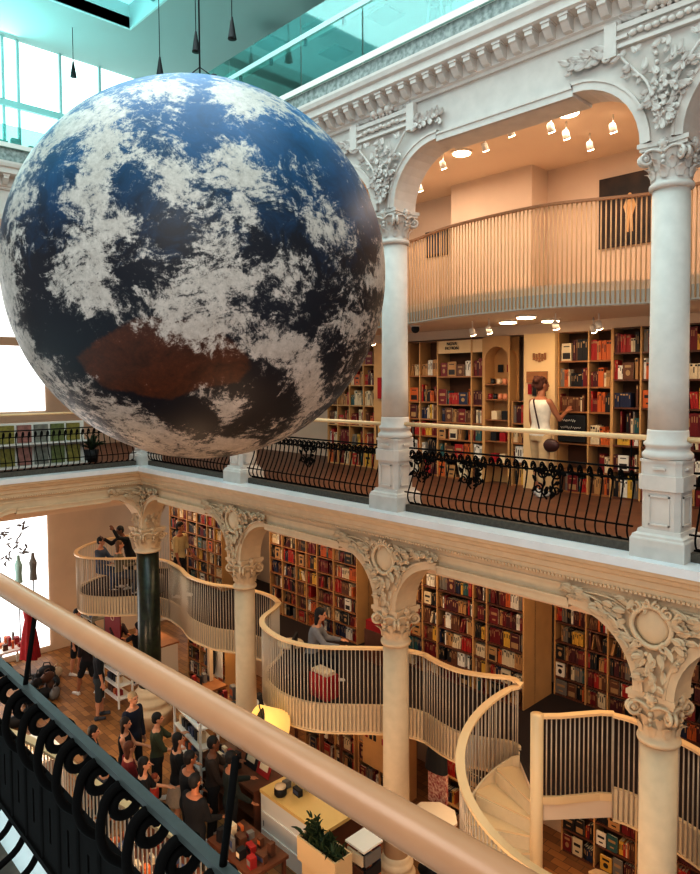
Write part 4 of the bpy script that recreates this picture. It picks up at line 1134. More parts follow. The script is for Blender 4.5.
def person(label, loc, face, H=1.9, skin=0, top=(200,180,140), bottom=(30,30,36), hair=(24,18,16), shoes=(230,225,220), legs=((0,0),(0,0)), arms=((.05,.15),(.05,.15)), lean=0., sit=0., sleeves=.5, legwear=1.0, skirt=False, longhair=False, head_turn=0., head_nod=0., bag=None, beard=False, fem=False, tum=1.0):
    """face = compass angle of the look direction (0 = +x, 90 = +y)"""
    t = thing('person', label, 'person', loc, math.radians(face-90))
    h = H; B = MB(); TOP = MB(); BOT = MB()
    hipz = h*.50
    # leg chains
    chains = []
    for s, (a, k) in zip((-1,1), legs):
        hip = Vector((s*h*.052, 0, 0))
        th = Vector((s*.03, math.sin(a), -math.cos(a))).normalized()*h*.235
        sh = Vector((s*.01, math.sin(a-k), -math.cos(a-k))).normalized()*h*.225
        knee = hip+th; ank = knee+sh; chains.append((s, hip, knee, ank))
    low = min(c[3].z for c in chains); hz = -low + h*.040
    hipc = Vector((0,0,hz))
    if sit: hipc.z = sit
    for s, hip, knee, ank in chains:
        hp, kn, an = hip+hipc, knee+hipc, ank+hipc
        caps(B, hp, kn, h*.048, h*.031); caps(B, kn, an, h*.031, h*.018)
        calf = kn.lerp(an,.3)+Vector((0,-h*.008,0)); B.ball(calf, (h*.029,h*.03,h*.06), 10, 8)
        ft = an+Vector((s*h*.008, h*.085, -h*.022)); caps(B, an+Vector((0,-h*.012,-h*.015)), ft, h*.020, h*.014)
        sh_ = MB(); caps(sh_, an+Vector((0,-h*.015,-h*.018)), ft, h*.025, h*.020, 10); caps(sh_, an+Vector((0,0,-.012*h)), an+Vector((0,0,.010*h)), h*.023, h*.021, 10)
        sh_.box(min(an.x-h*.022,ft.x-h*.018),max(an.x+h*.022,ft.x+h*.018),an.y-h*.035,ft.y+h*.018,an.z-h*.040,an.z-h*.030)
        me = remesh(sh_, h*.007, 3); me.materials.append(mat('shoe_%d'%(sum(shoes)), S(*shoes), .5)); link('shoe', me, t)
        if legwear > 0:
            r = 1.22
            if legwear <= .5:
                e = hp.lerp(kn, legwear*2); caps(BOT, hp, e, h*.058, h*.046)
            else:
                e = kn.lerp(an, (legwear-.5)*2); caps(BOT, hp, kn, h*.057, h*.041); caps(BOT, kn, e, h*.041, h*.030)
    # spine
    ca, sa = math.cos(lean), math.sin(lean)
    def sp(z, y=0, x=0): return Vector((x, hipc.y+ y*ca + z*sa, hipc.z + z*ca - y*sa))
    W = .93 if fem else 1.0
    tors = [(-.035,.082,.056),(.0,.090,.062),(.05,.080,.056),(.11,.074*(.93 if fem else 1),.050),(.17,.084*W,.056),(.24,.095*W,.062),(.28,.098*W,.056),(.305,.080*W,.045),(.325,.045,.035)]
    def tl(mb, g, z0=-1, z1=1):
        mb_r = [(sp(z*h), rx*h*g*tum, ry*h*g*tum) for z,rx,ry in tors if z0 <= z <= z1]; loft(mb, mb_r)
    tl(B, 1.0); tl(TOP, 1.13, -.0 if not skirt else .05, .31)
    loft(TOP, [(sp(.0*h), .098*h*tum, .074*h*tum), (sp(.06*h), .093*h*tum, .069*h*tum)])
    loft(BOT, [(sp(-.04*h),.094*h,.070*h),(sp(.0*h),.102*h,.074*h),(sp(.06*h),.092*h,.068*h)])
    # neck and head
    nk0, nk1 = sp(.30*h), sp(.365*h, .012*h); caps(B, nk0, nk1, h*.034, h*.031)
    hc = sp(.425*h, .016*h)
    HM = Matrix.Rotation(head_turn,3,'Z') @ Matrix.Rotation(-(lean*.6+head_nod),3,'X')
    def hp_(x,y,z): return hc + HM @ Vector((x*h,y*h,z*h))
    B.ball(hc+HM@Vector((0,-.004*h,.012*h)), (h*.043,h*.052,h*.055), 16, 12, M=HM)
    B.ball(hp_(0,.008,-.022), (h*.034,h*.040,h*.042), 12, 10, M=HM)      # jaw
    caps(B, hp_(0,.047,.012), hp_(0,.060,-.010), h*.006, h*.009, 8)           # nose
    B.ball(hp_(0,.040,-.042), (h*.016,h*.012,h*.012), 8, 6)                  # chin
    caps(B, hp_(-.013,.045,-.027), hp_(.013,.045,-.027), h*.006, h*.006, 8)   # lips
    for s in (-1,1):
        B.ball(hp_(s*.044,.0,-.002), (h*.008,h*.013,h*.019), 8, 6, M=HM)
        caps(B, hp_(s*.010,.047,.020), hp_(s*.028,.040,.020), h*.006, h*.005, 6)
    eyes = MB()
    for s in (-1,1): eyes.ball(hp_(s*.018,.0445,.008), h*.0058, 8, 6)
    eyes_o = eyes.build('eyes', M_eye)
    mth = MB(); caps(mth, hp_(-.011,.0515,-.027), hp_(.011,.0515,-.027), h*.0028, h*.0028, 6); mth_o = mth.build('mouth', mat('lip_red', S(150,80,70), .6))
    # arms
    for s, ar in zip((-1,1), arms):
        a, k = ar[0], ar[1]; out = ar[2] if len(ar) > 2 else .12; inw = ar[3] if len(ar) > 3 else 0.
        shd = sp(.285*h, 0, s*h*.098*W)
        u = Vector((s*out, math.sin(a+lean), -math.cos(a+lean))).normalized()*h*.165
        f = Vector((s*(out*.4)-s*inw, math.sin(a+lean+k), -math.cos(a+lean+k))).normalized()*h*.140
        el = shd+u; wr = el+f
        caps(B, shd, el, h*.030, h*.022); caps(B, el, wr, h*.022, h*.014)
        # palm + five fingers
        fd = f.normalized(); side = Vector((0,1,0)).cross(fd); 
        if side.length < .2: side = Vector((1,0,0))
        side = (Vector((1,0,0)) - fd*fd.x).normalized(); nrm = fd.cross(side)
        wid = nrm if abs(fd.z) > .7 else side       # hand breadth runs front to back when the arm hangs
        thick = side if abs(fd.z) > .7 else nrm
        pe = wr+fd*h*.045
        for q in (-1,-.35,.35,1): caps(B, wr+wid*q*h*.010, pe+wid*q*h*.017, h*.0095, h*.0085, 8)
        for q, L in ((-1,.036),(-.35,.046),(.35,.050),(1,.044)):
            b0 = pe+wid*q*h*.018; cv = thick*(-s)*h*.008
            m0 = b0+fd*h*L*.5+cv*.3; m1 = b0+fd*h*L*.9+cv*1.6
            caps(B, b0, m0, h*.0062, h*.0056, 8); caps(B, m0, m1, h*.0056, h*.0046, 8)
        tb = wr+fd*h*.012+wid*h*.016; caps(B, tb, tb+fd*h*.020+wid*h*.018, h*.0075, h*.0065, 8); caps(B, tb+fd*h*.020+wid*h*.018, tb+fd*h*.038+wid*h*.020, h*.0065, h*.005, 8)
        if sleeves > 0:
            if sleeves <= .5: caps(TOP, shd, shd.lerp(el, sleeves*2*.9), h*.040, h*.036)
            else: caps(TOP, shd, el, h*.039, h*.031); caps(TOP, el, el.lerp(wr,(sleeves-.5)*2*.95), h*.031, h*.024)
    me = remesh(B, h*.0062, 4); me.materials.append(M_skin[skin]); bd = link('body', me, t); eyes_o.parent = bd; mth_o.parent = bd
    me = remesh(TOP, h*.009, 6); me.materials.append(mat('cloth_%d_%d_%d'%top, S(*top), .9, var=.12, scale=14, bump=.2)); link('shirt', me, t)
    bm_ = mat('cloth_%d_%d_%d'%bottom, S(*bottom), .9, var=.12, scale=14, bump=.2)
    if skirt:
        SK = MB(); loft(SK, [(sp(.06*h),.082*h,.060*h),(sp(-.02*h),.105*h,.080*h),(Vector((0,0,hipc.z-.14*h)),.13*h,.11*h),(Vector((0,0,hipc.z-.20*h)),.14*h,.12*h)]); me = remesh(SK, h*.010, 4)
        me.materials.append(bm_); link('skirt', me, t)
    else:
        me = remesh(BOT, h*.009, 4); me.materials.append(bm_); link('trousers' if legwear > .5 else 'shorts', me, t)
    if hair:
        HR = MB()
        HR.ball(hc+HM@Vector((0,-.010*h,.022*h)), (h*.049,h*.055,h*.053), 16, 12, M=HM)
        HR.ball(hc+HM@Vector((0,-.024*h,-.004*h)), (h*.044,h*.040,h*.046), 12, 10, M=HM)
        if longhair == 'bun':
            r5 = random.Random(4); HR.ball(hp_(0,-.045,.040), (h*.040,h*.038,h*.036), 12, 10)
            for k in range(14): HR.ball(hp_(r5.uniform(-.05,.05), r5.uniform(-.075,.01), r5.uniform(-.02,.07)), h*r5.uniform(.012,.020), 7, 6)
        elif longhair:
            loft(HR, [(hp_(0,-.030,-.11),.040*h,.018*h),(hp_(0,-.030,-.06),.050*h,.026*h),(hp_(0,-.022,0),.050*h,.036*h)])
        me = remesh(HR, h*.008, 3)
        me.materials.append(mat('hair_%d'%sum(hair), S(*hair), .7, bump=.6, scale=60, var=.3)); link('hair', me, t)
    return t, sp, hipc
SITL = ((1.45,1.45),(1.35,1.5))
P_ = person
w_, sp_, hc_ = P_('woman with pinned up brown hair in white sleeveless top browsing the gallery shelves', (8.99,2.50,0), 78, 2.0, 1, (232,222,206), (206,176,136), (96,52,34), (190,186,180), legs=((.12,.12),(-.10,.1)), arms=((.15,.25,.2),(.5,1.5,.25,.35)), sleeves=.0, legwear=.80, longhair='bun', fem=True, head_turn=-.35, tum=1.05)
# her shoulder bag
t = thing('shoulder_bag','dark brown shoulder bag at the hip of the woman in the white top','bag',(9.22,2.42,.86))
MB().ball((0,0,0),(.16,.07,.11),18,12).build('bag_body', mat('brown_leather',S(70,32,26),.5,var=.3,scale=12), t)
MB().tube(smooth_path([(-.16,.0,.08),(-.19,-.06,.35),(-.24,-.09,.62),(-.30,-.02,.74),(-.30,.08,.70),(-.22,.12,.40),(-.10,.08,.1)],5),.012,n=6).build('strap', mat('brown_leather',S(70,32,26),.5), t)
P_('man with short black hair in a beige t-shirt standing on the balcony before the bookcase', (-.30,1.02,MZ), 30, 1.93, 1, (206,184,138), (44,40,40), legs=((.1,.05),(-.08,.05)), arms=((.25,.5),(.1,.2)))
P_('person in black with hood raising an arm, leaning over in the round balcony', (-1.95,.50,MZ), 270, 1.75, 2, (24,22,24), (28,26,28), legs=((.15,.1),(-.1,.1)), arms=((1.5,.9,.3,.5),(.7,1.2)), lean=.35, sleeves=1.)
P_('person with light brown hair in a grey-green jacket seated in the round balcony', (-1.62,.02,MZ), 70, 1.75, 0, (120,112,92), (70,78,92), (120,86,56), legs=SITL, arms=((.6,1.0),(.6,1.0)), sit=.52, sleeves=1., longhair=True)
P_('person with dark hair in blue-grey clothes seated at the left of the round balcony', (-2.45,-.10,MZ), 40, 1.75, 0, (90,100,120), (60,80,110), legs=SITL, arms=((.6,.9),(.5,1.0)), sit=.50, sleeves=1.)
P_('woman with long dark hair in grey top seated behind the bulging balcony railing', (5.75,.20,MZ), 40, 1.80, 0, (132,132,136), (34,32,38), (26,18,18), legs=SITL, arms=((.35,.9),(.45,.9)), sit=.50, sleeves=1., longhair=True, fem=True, lean=.2)
G = GZ
P_('man in black t-shirt and shorts standing farthest left on the shop floor', (-3.75,-.25,G), 30, 1.88, 0, (40,44,54), (28,28,32), legs=((.12,.05),(-.12,.05)), legwear=.42)
P_('person in black shorts with white trainers walking beside the dark red banner', (-2.36,-.56,G), 200, 1.80, 1, (44,30,32), (26,26,30), (40,26,20), legs=((.35,.15),(-.25,.25)), legwear=.42, head_nod=.2)
P_('man in dark shirt and grey knee shorts left of the green column base', (-.95,-.85,G), 70, 1.90, 0, (26,28,34), (56,60,62), (30,24,20), (60,60,66), legs=((.1,.05),(-.05,.05)), legwear=.5)
P_('person with hair tied back at the till under the round balcony, facing right', (-2.95,.55,G), 0, 1.72, 1, (50,30,30), (30,26,28), legs=((.05,.05),(-.05,.05)), arms=((.8,.8),(.9,.7)), sleeves=.5, fem=True)
P_('boy in a black t-shirt reaching to the left at the till under the round balcony', (-2.0,.70,G), 180, 1.70, 0, (26,24,26), (34,34,40), legs=((.05,.05),(-.05,.05)), arms=((1.0,.5),(.9,.6)))
P_('grey blond haired man in a navy shirt in the middle of the crowd', (2.16,-1.5,G), 20, 1.90, 0, (26,32,52), (34,34,40), (176,146,110), (40,40,44), legs=((.1,.05),(-.1,.1)), sleeves=1., tum=1.12)
P_('person with dark hair in a green camouflage patterned shirt', (3.12,-1.48,G), 60, 1.80, 0, (64,70,48), (28,28,30), legs=((.05,.05),(-.05,.05)), arms=((.8,.8),(.5,1.0)), sleeves=.6)
P_('woman with dark hair in a black top and pale patterned skirt', (4.11,-1.60,G), 70, 1.82, 0, (20,20,22), (170,150,130), skirt=True, legwear=0, legs=((.05,.05),(-.05,.05)), arms=((.4,.8),(.3,.6)), longhair=True, fem=True)
P_('person in a dark red shirt with reddish brown hair in the crowd', (3.60,-2.28,G), 80, 1.72, 0, (120,30,32), (34,26,30), (110,60,36), legs=((.05,.05),(-.05,.05)), arms=((.5,.9),(.3,.6)), sleeves=.6, longhair=True)
P_('tall person in black seen from behind, right of the patterned skirt', (4.95,-1.85,G), 80, 1.92, 1, (18,18,20), (24,24,28), legs=((.05,.05),(-.05,.05)), arms=((.3,.6),(.2,.4)), sleeves=1., tum=1.15)
P_('person in a dark brown jacket standing next to the display desk', (4.72,-1.25,G), 60, 1.86, 2, (58,44,36), (30,28,30), legs=((.05,.05),(-.05,.05)), arms=((.7,.8),(.3,.6)), sleeves=1.)
P_('dark haired person in a charcoal top, leftmost of the crowd behind the railing curls', (2.74,-2.57,G), 60, 1.80, 0, (52,50,54), (40,40,46), legs=((.05,.05),(-.05,.05)), sleeves=.5)
P_('dark haired person in a plum top between the charcoal top and the red shirt', (3.22,-2.86,G), 60, 1.66, 1, (62,40,52), (40,40,46), (50,32,24), legs=((.05,.05),(-.05,.05)), sleeves=.5, longhair=True)
P_('child with red and orange headband standing in front of the patterned skirt', (4.10,-2.05,G), 60, 1.25, 0, (200,70,50), (60,60,80), (150,70,40), legs=((.05,.05),(-.05,.05)), sleeves=.5)
# ================================================================== SHOP FLOOR AND BALCONY FURNITURE
def C_(n,r,g,b,**k): return mat(n,S(r,g,b),.6,**k)
M_yel = mat('lit_yellow_counter', S(230,194,126), .5)
t = thing('counter','checkout counter with warm yellow top and white front','counter',(5.45,-.75,GZ))
MB().box(0,1.65,0,1.15,.94,1.0).build('counter_top', M_yel, t); MB().box(.03,1.62,.0,.06,0,.94).build('front_panel', M_white, t)
for x in (.03,.8,1.57): MB().box(x,x+.04,.06,1.1,0,.94).build('side_panel', M_woodd, t)
for z in (.3,.62): MB().box(.07,1.57,-.02,.5,z,z+.03).build('shelf', M_white, t)
t = thing('display_desk','dark display desk with shelves underneath left of the counter','desk',(3.65,-.85,GZ))
MB().box(0,1.75,0,.75,.90,.95).build('desk_top', M_woodd, t)
for x in (0,.58,1.16,1.71): MB().box(x,x+.04,.02,.73,0,.90).build('side_panel', M_woodd, t)
for z in (.05,.45): MB().box(.04,1.71,.02,.7,z,z+.03).build('shelf', M_woodd, t)
r6 = random.Random(12)
PAL = [('red',C_('item_red',150,36,34)),('cream',C_('item_cream',220,200,170)),('black',C_('item_black',30,28,30)),('orange',C_('item_orange',200,110,60)),('grey',C_('item_grey',120,116,112)),('blue',C_('item_blue',70,80,110)),('brown',C_('item_brown',96,60,40))]
def items(x0,x1,y0,y1,z,n,where,h=(.05,.25)):
    """small boxed goods standing on a surface"""
    nx = max(1,int(math.sqrt(n*(x1-x0)/max(.01,(y1-y0))))); ny = max(1,math.ceil(n/nx)); k = 0
    for i in range(nx):
        for j in range(ny):
            if k >= n: return
            k += 1
            cn, m = r6.choice(PAL); cx = (x1-x0)/nx; cy = (y1-y0)/ny; w = min(cx*.7, r6.uniform(.08,.2)); d = min(cy*.7, r6.uniform(.04,.15)); hh = r6.uniform(*h)
            X = x0+cx*(i+.5); Y = y0+cy*(j+.5)
            t = thing('boxed_item', f'small {cn} boxed item {where}', 'box', (X,Y,z), r6.uniform(-.15,.15), f'{cn} boxed items {where}')
            MB().box(-w/2,w/2,-d/2,d/2,0,hh).build('carton', m, t); MB().box(-w*.4,w*.4,-d/2-.003,-d/2,hh*.25,hh*.75).build('label_panel', PAL[(k+1)%7][1], t)
items(3.8,5.3,-.75,-.55,GZ+.95,8,'on the dark display desk',(.12,.30))
items(5.6,6.2,-.5,.2,GZ+1.0,5,'on the left end of the yellow counter',(.08,.2))
items(3.75,5.3,-.78,-.5,GZ+.08,8,'on the lowest shelf of the display desk',(.15,.3)); items(3.75,5.3,-.78,-.5,GZ+.48,8,'on the upper shelf of the display desk',(.15,.3))
items(5.5,7.0,-.77,-.60,GZ+.33,8,'on the lower ledge of the counter front',(.1,.2)); items(5.5,7.0,-.77,-.60,GZ+.65,8,'on the upper ledge of the counter front',(.1,.2))
for i,(x,lb) in enumerate(((4.72,'slanted black and white poster sleeve on the display desk'),(5.12,'slanted red and cream record sleeve on the display desk'))):
    t = thing('record_sleeve', lb, 'record', (x,-.45,GZ+.96), 0)
    o = MB().box(-.18,.18,-.01,.01,0,.46).build('sleeve', PAL[2][1] if i==0 else PAL[0][1], t); o.rotation_euler = (-.35,0,0)
    o = MB().box(-.12,.12,-.016,-.01,.1,.36).build('print', PAL[1][1], t); o.rotation_euler = (-.35,0,0)
t = thing('lidded_jar','small dark jar with a light rim on the yellow counter','jar',(5.85,-.60,GZ+1.0))
MB().lathe([(.09,0),(.11,.03),(.11,.12),(.09,.14)],n=18).build('jar_body', M_black, t); MB().lathe([(.10,.14),(.10,.165),(.05,.18)],n=18).build('lid', PAL[1][1], t)
# planter
t = thing('planter_box','cream planter box full of dark leafy plants at the end of the counter','planter',(7.18,-1.32,GZ+.92))
mb = MB(); mb.box(0,.85,0,.34,0,.03); mb.box(0,.85,0,.025,.03,.36); mb.box(0,.85,.315,.34,.03,.36); mb.box(0,.025,.025,.315,.03,.36); mb.box(.825,.85,.025,.315,.03,.36); mb.box(.05,.8,.05,.29,-.92,0)
mb.build('planter_body', C_('cream_planter',206,180,140), t); MB().box(.025,.825,.025,.315,.03,.31).build('soil', M_woodd, t)
mb = MB()
for k in range(120):
    M = Matrix.Translation((r6.uniform(.06,.8),r6.uniform(.06,.28),.30)) @ Matrix.Rotation(r6.uniform(0,6.3),4,'Z') @ Matrix.Rotation(r6.uniform(-.9,.9),4,'X')
    leaf(mb, M, r6.uniform(.14,.32), r6.uniform(.04,.07), .6, 4)
for k in range(6): 
    x=.15+.03*k; 
    for j in range(8): leaf(mb, Matrix.Translation((x,.15,.3+.05*j)) @ Matrix.Rotation(r6.uniform(0,6.3),4,'Z') @ Matrix.Rotation(.7,4,'X'), .12,.03,.3,3)
mb.build('foliage', mat('dark_leaf', S(48,66,34), .6), t)
# drum lamp
t = thing('drum_lamp','large round drum lampshade with yellow inside hanging under the balcony bulge','lamp',(5.78,-.80,-3.98)); t.rotation_euler = Vector((-.30,-.86,.40)).to_track_quat('Z','Y').to_euler()
M_ylw = mat('yellow_lampshade', S(240,196,90), .6, emit=(1,.68,.25), estr=.5)
mb = MB(); n=36; vs=[]; fs=[]
for r,z in ((.34,-.24),(.34,.24),(.325,.24),(.325,-.24)):
    for k in range(n): vs.append((r*math.cos(2*PI*k/n), r*math.sin(2*PI*k/n), z))
for j in range(4):
    for k in range(n): fs.append((j*n+k,j*n+(k+1)%n,((j+1)%4)*n+(k+1)%n,((j+1)%4)*n+k))
mb.add(vs,fs,True).build('drum_shade', M_ylw, t)
MB().lathe([(.323,.12),(.323,.13)],n=36).build('inner_disc', M_black, t)
t2 = Vector((0,0,0)); MB().tube([(0,0,.06),(0,.35,.32)],.01,n=6).build('hanging_rod', M_black, t)
# octagonal table
t = thing('octagonal_table','pale octagonal table between the middle column and the spiral stair','table',(7.95,.95,GZ))
a8 = [(.42*math.cos(PI/8+k*PI/4), .42*math.sin(PI/8+k*PI/4)) for k in range(8)]
MB().prism(a8,.86,.90).build('table_top', C_('pale_table',222,206,186), t); MB().lathe([(.25,0),(.05,.05),(.04,.86)],n=16).build('pedestal', M_black, t)
t = thing('card_spinner','black postcard spinner with white top next to the middle column','rack',(7.95,-.66,GZ))
MB().lathe([(.22,0),(.03,.04),(.03,1.25)],n=14).build('spinner_pole', M_black, t); MB().box(-.2,.2,-.2,.2,1.25,1.28).build('top_plate', M_white, t)
for k in range(4):
    M = Matrix.Rotation(PI/2*k,4,'Z')
    for j in range(5):
        o = MB().box(-.16,.16,-.2,-.17,.15+.22*j,.31+.22*j).build('card_pocket', PAL[(k*3+j*2)%7][1], t); o.rotation_euler=(0,0,PI/2*k)
# rack with red dotted books, black coats
tag(MB().box(7.35,7.75,1.55,1.62,-5.55,-4.95).build('dotted_poster', mat('red_dotted',S(150,36,34),.6,color2=S(220,190,170),scale=22)), 'red and cream speckled poster standing right of the middle lower column','poster')
t = thing('hanging_coat','black coat hanging on the rack right of the middle lower column','coat',(7.62,1.45,-4.1))
mb = MB(); loft(mb,[((0,0,-.75),.24,.12),((.02,0,-.4),.20,.11),((0,0,-.1),.17,.09),((0,0,0),.06,.04)]); mb.build('coat_body', M_black, t); MB().tube([(0,0,0),(0,0,.08),(.03,0,.11)],.006,n=5).build('hanger_hook', M_white, t)
# white metal rack in the middle
def rack(x,y,rz,L,label,short,rows_=4,H=1.6,m=None,dp=.4):
    t = thing('shelf_rack', label, 'rack', (x,y,GZ), rz); m = m or M_white
    for sx in (0,L-.04):
        for sy in (0,dp-.04): MB().box(sx,sx+.04,sy,sy+.04,0,H).build('upright', m, t)
    for k in range(rows_): MB().box(.04,L-.04,.0,dp,H*(k+.6)/rows_,H*(k+.6)/rows_+.03).build('shelf', m, t)
    M = Matrix.Rotation(rz,3,'Z')
    for k in range(rows_):
        for j in range(int(L/.16)-1):
            cn, mm = r6.choice(PAL); p = M @ Vector((.14+.16*j, dp*.4, H*(k+.6)/rows_+.032)) + Vector((x,y,GZ))
            o = MB().box(-.055,.055,-.07,.07,0,r6.uniform(.1,.2)).build('boxed_item', mm, None, tuple(p), rz); tag(o, f'{cn} boxed item on the {ORD[k]} shelf of the {short}', 'box', f'{cn} boxed items on the {ORD[k]} shelf of the {short}')
rack(2.4,-.72,-.15,1.4,'white metal shelf rack behind the navy shirted man','white metal rack')
rack(-1.9,-.35,0,.9,'slim white display rack under the round balcony','slim white rack',4,1.3)
rack(-4.6,.2,0,.8,'grey display rack against the beige wall at the left','grey rack by the beige wall',4,1.5,C_('rack_grey',130,124,112))
# merchandise table behind
def table(x,y,lx,ly,H,label,m=None):
    t = thing('display_table', label, 'table', (x,y,GZ)); m = m or M_wood
    MB().box(0,lx,0,ly,H-.05,H).build('table_top', m, t)
    for a in (.03,lx-.08):
        for b in (.03,ly-.08): MB().box(a,a+.05,b,b+.05,0,H-.05).build('leg', m, t)
table(1.75,.6,1.5,.9,.85,'display table with piled goods between the green column and the cream column'); items(1.8,3.2,.7,1.4,GZ+.85,12,'piled on the table between the columns',(.08,.35))
table(.7,.5,.8,.7,.95,'small brown table next to the green column'); items(.75,1.2,.55,1.1,GZ+.95,4,'on the small brown table beside the green column',(.1,.3))
for i,(x,lb) in enumerate(((2.0,'white tote bag with a dark mark standing at the left of the goods table'),(2.9,'black and white round cushion lying on the goods table'))):
    if i == 0:
        t = thing('tote_bag', lb, 'bag', (x,1.3,GZ+.85)); MB().box(-.18,.18,-.06,.06,0,.40).build('bag_body', M_white, t); MB().tube([(-.08,0,.4),(0,0,.52),(.08,0,.4)],.01,n=5).build('strap', M_white, t); MB().ball((0,-.062,.2),(.08,.006,.08),8,6).build('printed_mark', M_black, t)
    else:
        t = thing('round_cushion', lb, 'cushion', (x,.95,GZ+1.02)); t.rotation_euler = (.6,0,.5); MB().ball((0,0,0),(.26,.26,.07),18,10).build('cushion_body', M_black, t); MB().ball((0,0,.03),(.17,.17,.055),14,8).build('printed_face', M_white, t)
# tills area: banner, green panel, posts
t = thing('hanging_banner','dark red banner with a small pale ring mark under the round balcony','banner',(-3.3,.35,-5.35))
MB().box(0,.95,0,.03,0,1.35).build('cloth_panel', C_('banner_red',130,20,20), t); MB().tube([(.5+.09*math.cos(k*PI/8),-.004,.85+.07*math.sin(k*PI/8)) for k in range(16)],.012,n=5,closed=True).build('ring_mark', C_('item_cream',220,200,170), t)
tag(MB().box(-3.9,-2.9,3.20,3.28,-5.3,-4.3).build('light_panel', mat('green_light_panel',S(200,220,90),.5,emit=(.75,.9,.2),estr=.6)),'glowing yellow green panel on the wall behind the till','panel')
for i,x in enumerate((-2.35,-1.7,.95)): tag(MB().box(x,x+.10,1.0,1.10,GZ,-3.9).build('support_post', M_plaster_low), ['pale square post at the left under the round balcony','pale square post behind the till','pale post right of the green column'][i],'post')
t = thing('till_counter','low white till counter between the two people under the round balcony','counter',(-2.8,1.15,GZ)); MB().box(0,1.2,0,.5,0,.98).build('counter_body', M_white, t); MB().box(-.03,1.23,-.03,.53,.98,1.02).build('counter_top', M_wood, t)
# garments on a rail, right of the green column
t = thing('hanging_coat','black garments hanging on a white frame right of the green column','clothes',(.55,1.35,-4.3))
mb = MB(); loft(mb,[((0,0,-1.0),.12,.08),((0,0,-.5),.17,.1),((0,0,-.08),.14,.08),((0,0,0),.05,.04)]); mb.build('coat_body', M_black, t); MB().box(-.3,.3,.12,.15,-1.1,.2).build('white_back', M_white, t)
# left window area: red dress, pile of dark bags, papers
t = thing('red_dress','long red dress on a stand in front of the bright shop window','dress',(-4.55,-1.25,GZ))
mb = MB(); n=28; rg=[(.34,.55),(.30,.9),(.22,1.3),(.15,1.6),(.19,1.8),(.18,1.95),(.07,2.02)]
vs=[];fs=[]
for r,z in rg:
    for k in range(n): a=2*PI*k/n; q=1+(.14*math.sin(a*7) if z<1.4 else 0); vs.append((r*q*math.cos(a),r*q*.7*math.sin(a),z))
for j in range(len(rg)-1):
    for k in range(n): fs.append((j*n+k,j*n+(k+1)%n,(j+1)*n+(k+1)%n,(j+1)*n+k))
mb.add(vs,fs,True).build('dress_cloth', M_red, t); MB().lathe([(.2,0),(.02,.04),(.02,2.1)],n=12).build('stand', M_black, t)
def bag(x,y,z,s,ci,lb,grp=None):
    t = thing('handbag', lb, 'bag', (x,y,z), r6.uniform(0,3)); mb = MB(); mb.ball((0,0,s*.55),(s,s*.5,s*.6),12,8); mb.build('bag_body', PAL[ci][1], t); MB().tube([(-s*.5,0,s*.9),(-s*.3,0,s*1.5),(s*.3,0,s*1.5),(s*.5,0,s*.9)],.015,n=5).build('strap', PAL[ci][1], t)
k = 0
for (x,y,z,s,ci) in ((-2.5,-1.75,0,.24,2),(-2.9,-1.5,0,.26,2),(-3.3,-1.2,0,.25,6),(-2.2,-2.1,0,.22,2),(-2.7,-1.9,.25,.2,0),(-3.1,-1.6,.26,.22,2),(-3.6,-1.6,0,.25,4),(-1.9,-2.5,0,.24,2),(-2.4,-2.3,.25,.2,6),(-1.6,-2.9,0,.25,1),(-3.5,-1.0,0,.27,2),(-3.9,-1.2,0,.26,2),(-3.25,-1.25,.28,.22,6),(-3.7,-1.1,.28,.22,2),(-2.75,-1.25,0,.24,4),(-4.0,-.75,0,.24,1),(-3.0,-1.85,0,.25,2),(-2.35,-1.95,.24,.2,2)):
    bag(x,y,GZ+z,s,ci,f'{PAL[ci][0]} bag in the heap '+('lying on top' if z else 'on the floor')+' in front of the bright window')
bpy_groups = {}
for o in list(bpy.data.objects):
    if o.name.startswith('handbag') and o.parent is None: o['group'] = 'heap of bags: '+o['label']
table(-5.95,-1.9,1.0,.8,.7,'low white table covered with goods under the bright shop window',M_white); items(-5.9,-5.0,-1.8,-1.2,GZ+.7,9,'on the low white table by the window',(.08,.3))
# mannequins in the window
for i,(y,lb) in enumerate(((-1.15,'pale mannequin torso in the bright shop window, left'),(-.75,'pale grey mannequin torso in the bright shop window, right'))):
    t = thing('mannequin', lb, 'mannequin', (-5.6,y,-3.7)); mb=MB(); loft(mb,[((0,0,-.1),.14,.10),((0,0,.15),.11,.08),((0,0,.4),.16,.10),((0,0,.55),.06,.05),((0,0,.68),.04,.04)]); mb.build('torso', [M_lt,PAL[4][1]][i], t); MB().tube([(0,0,-.1),(0,0,-2.4)],.015,n=6).build('stand', M_black, t)
# white table with papers far left under the railing
table(.4,-3.6,1.2,1.0,.85,'white table with papers seen through the foreground railing curls',M_white)
for k in range(5): tag(MB().box(.5+.2*k,.66+.2*k,-3.4+.1*(k%3),-3.15+.1*(k%3),GZ+.851,GZ+.866).build('paper_stack', PAL[1][1]), 'small cream paper stack on the white table under the foreground railing','paper','cream paper stacks on the white table')
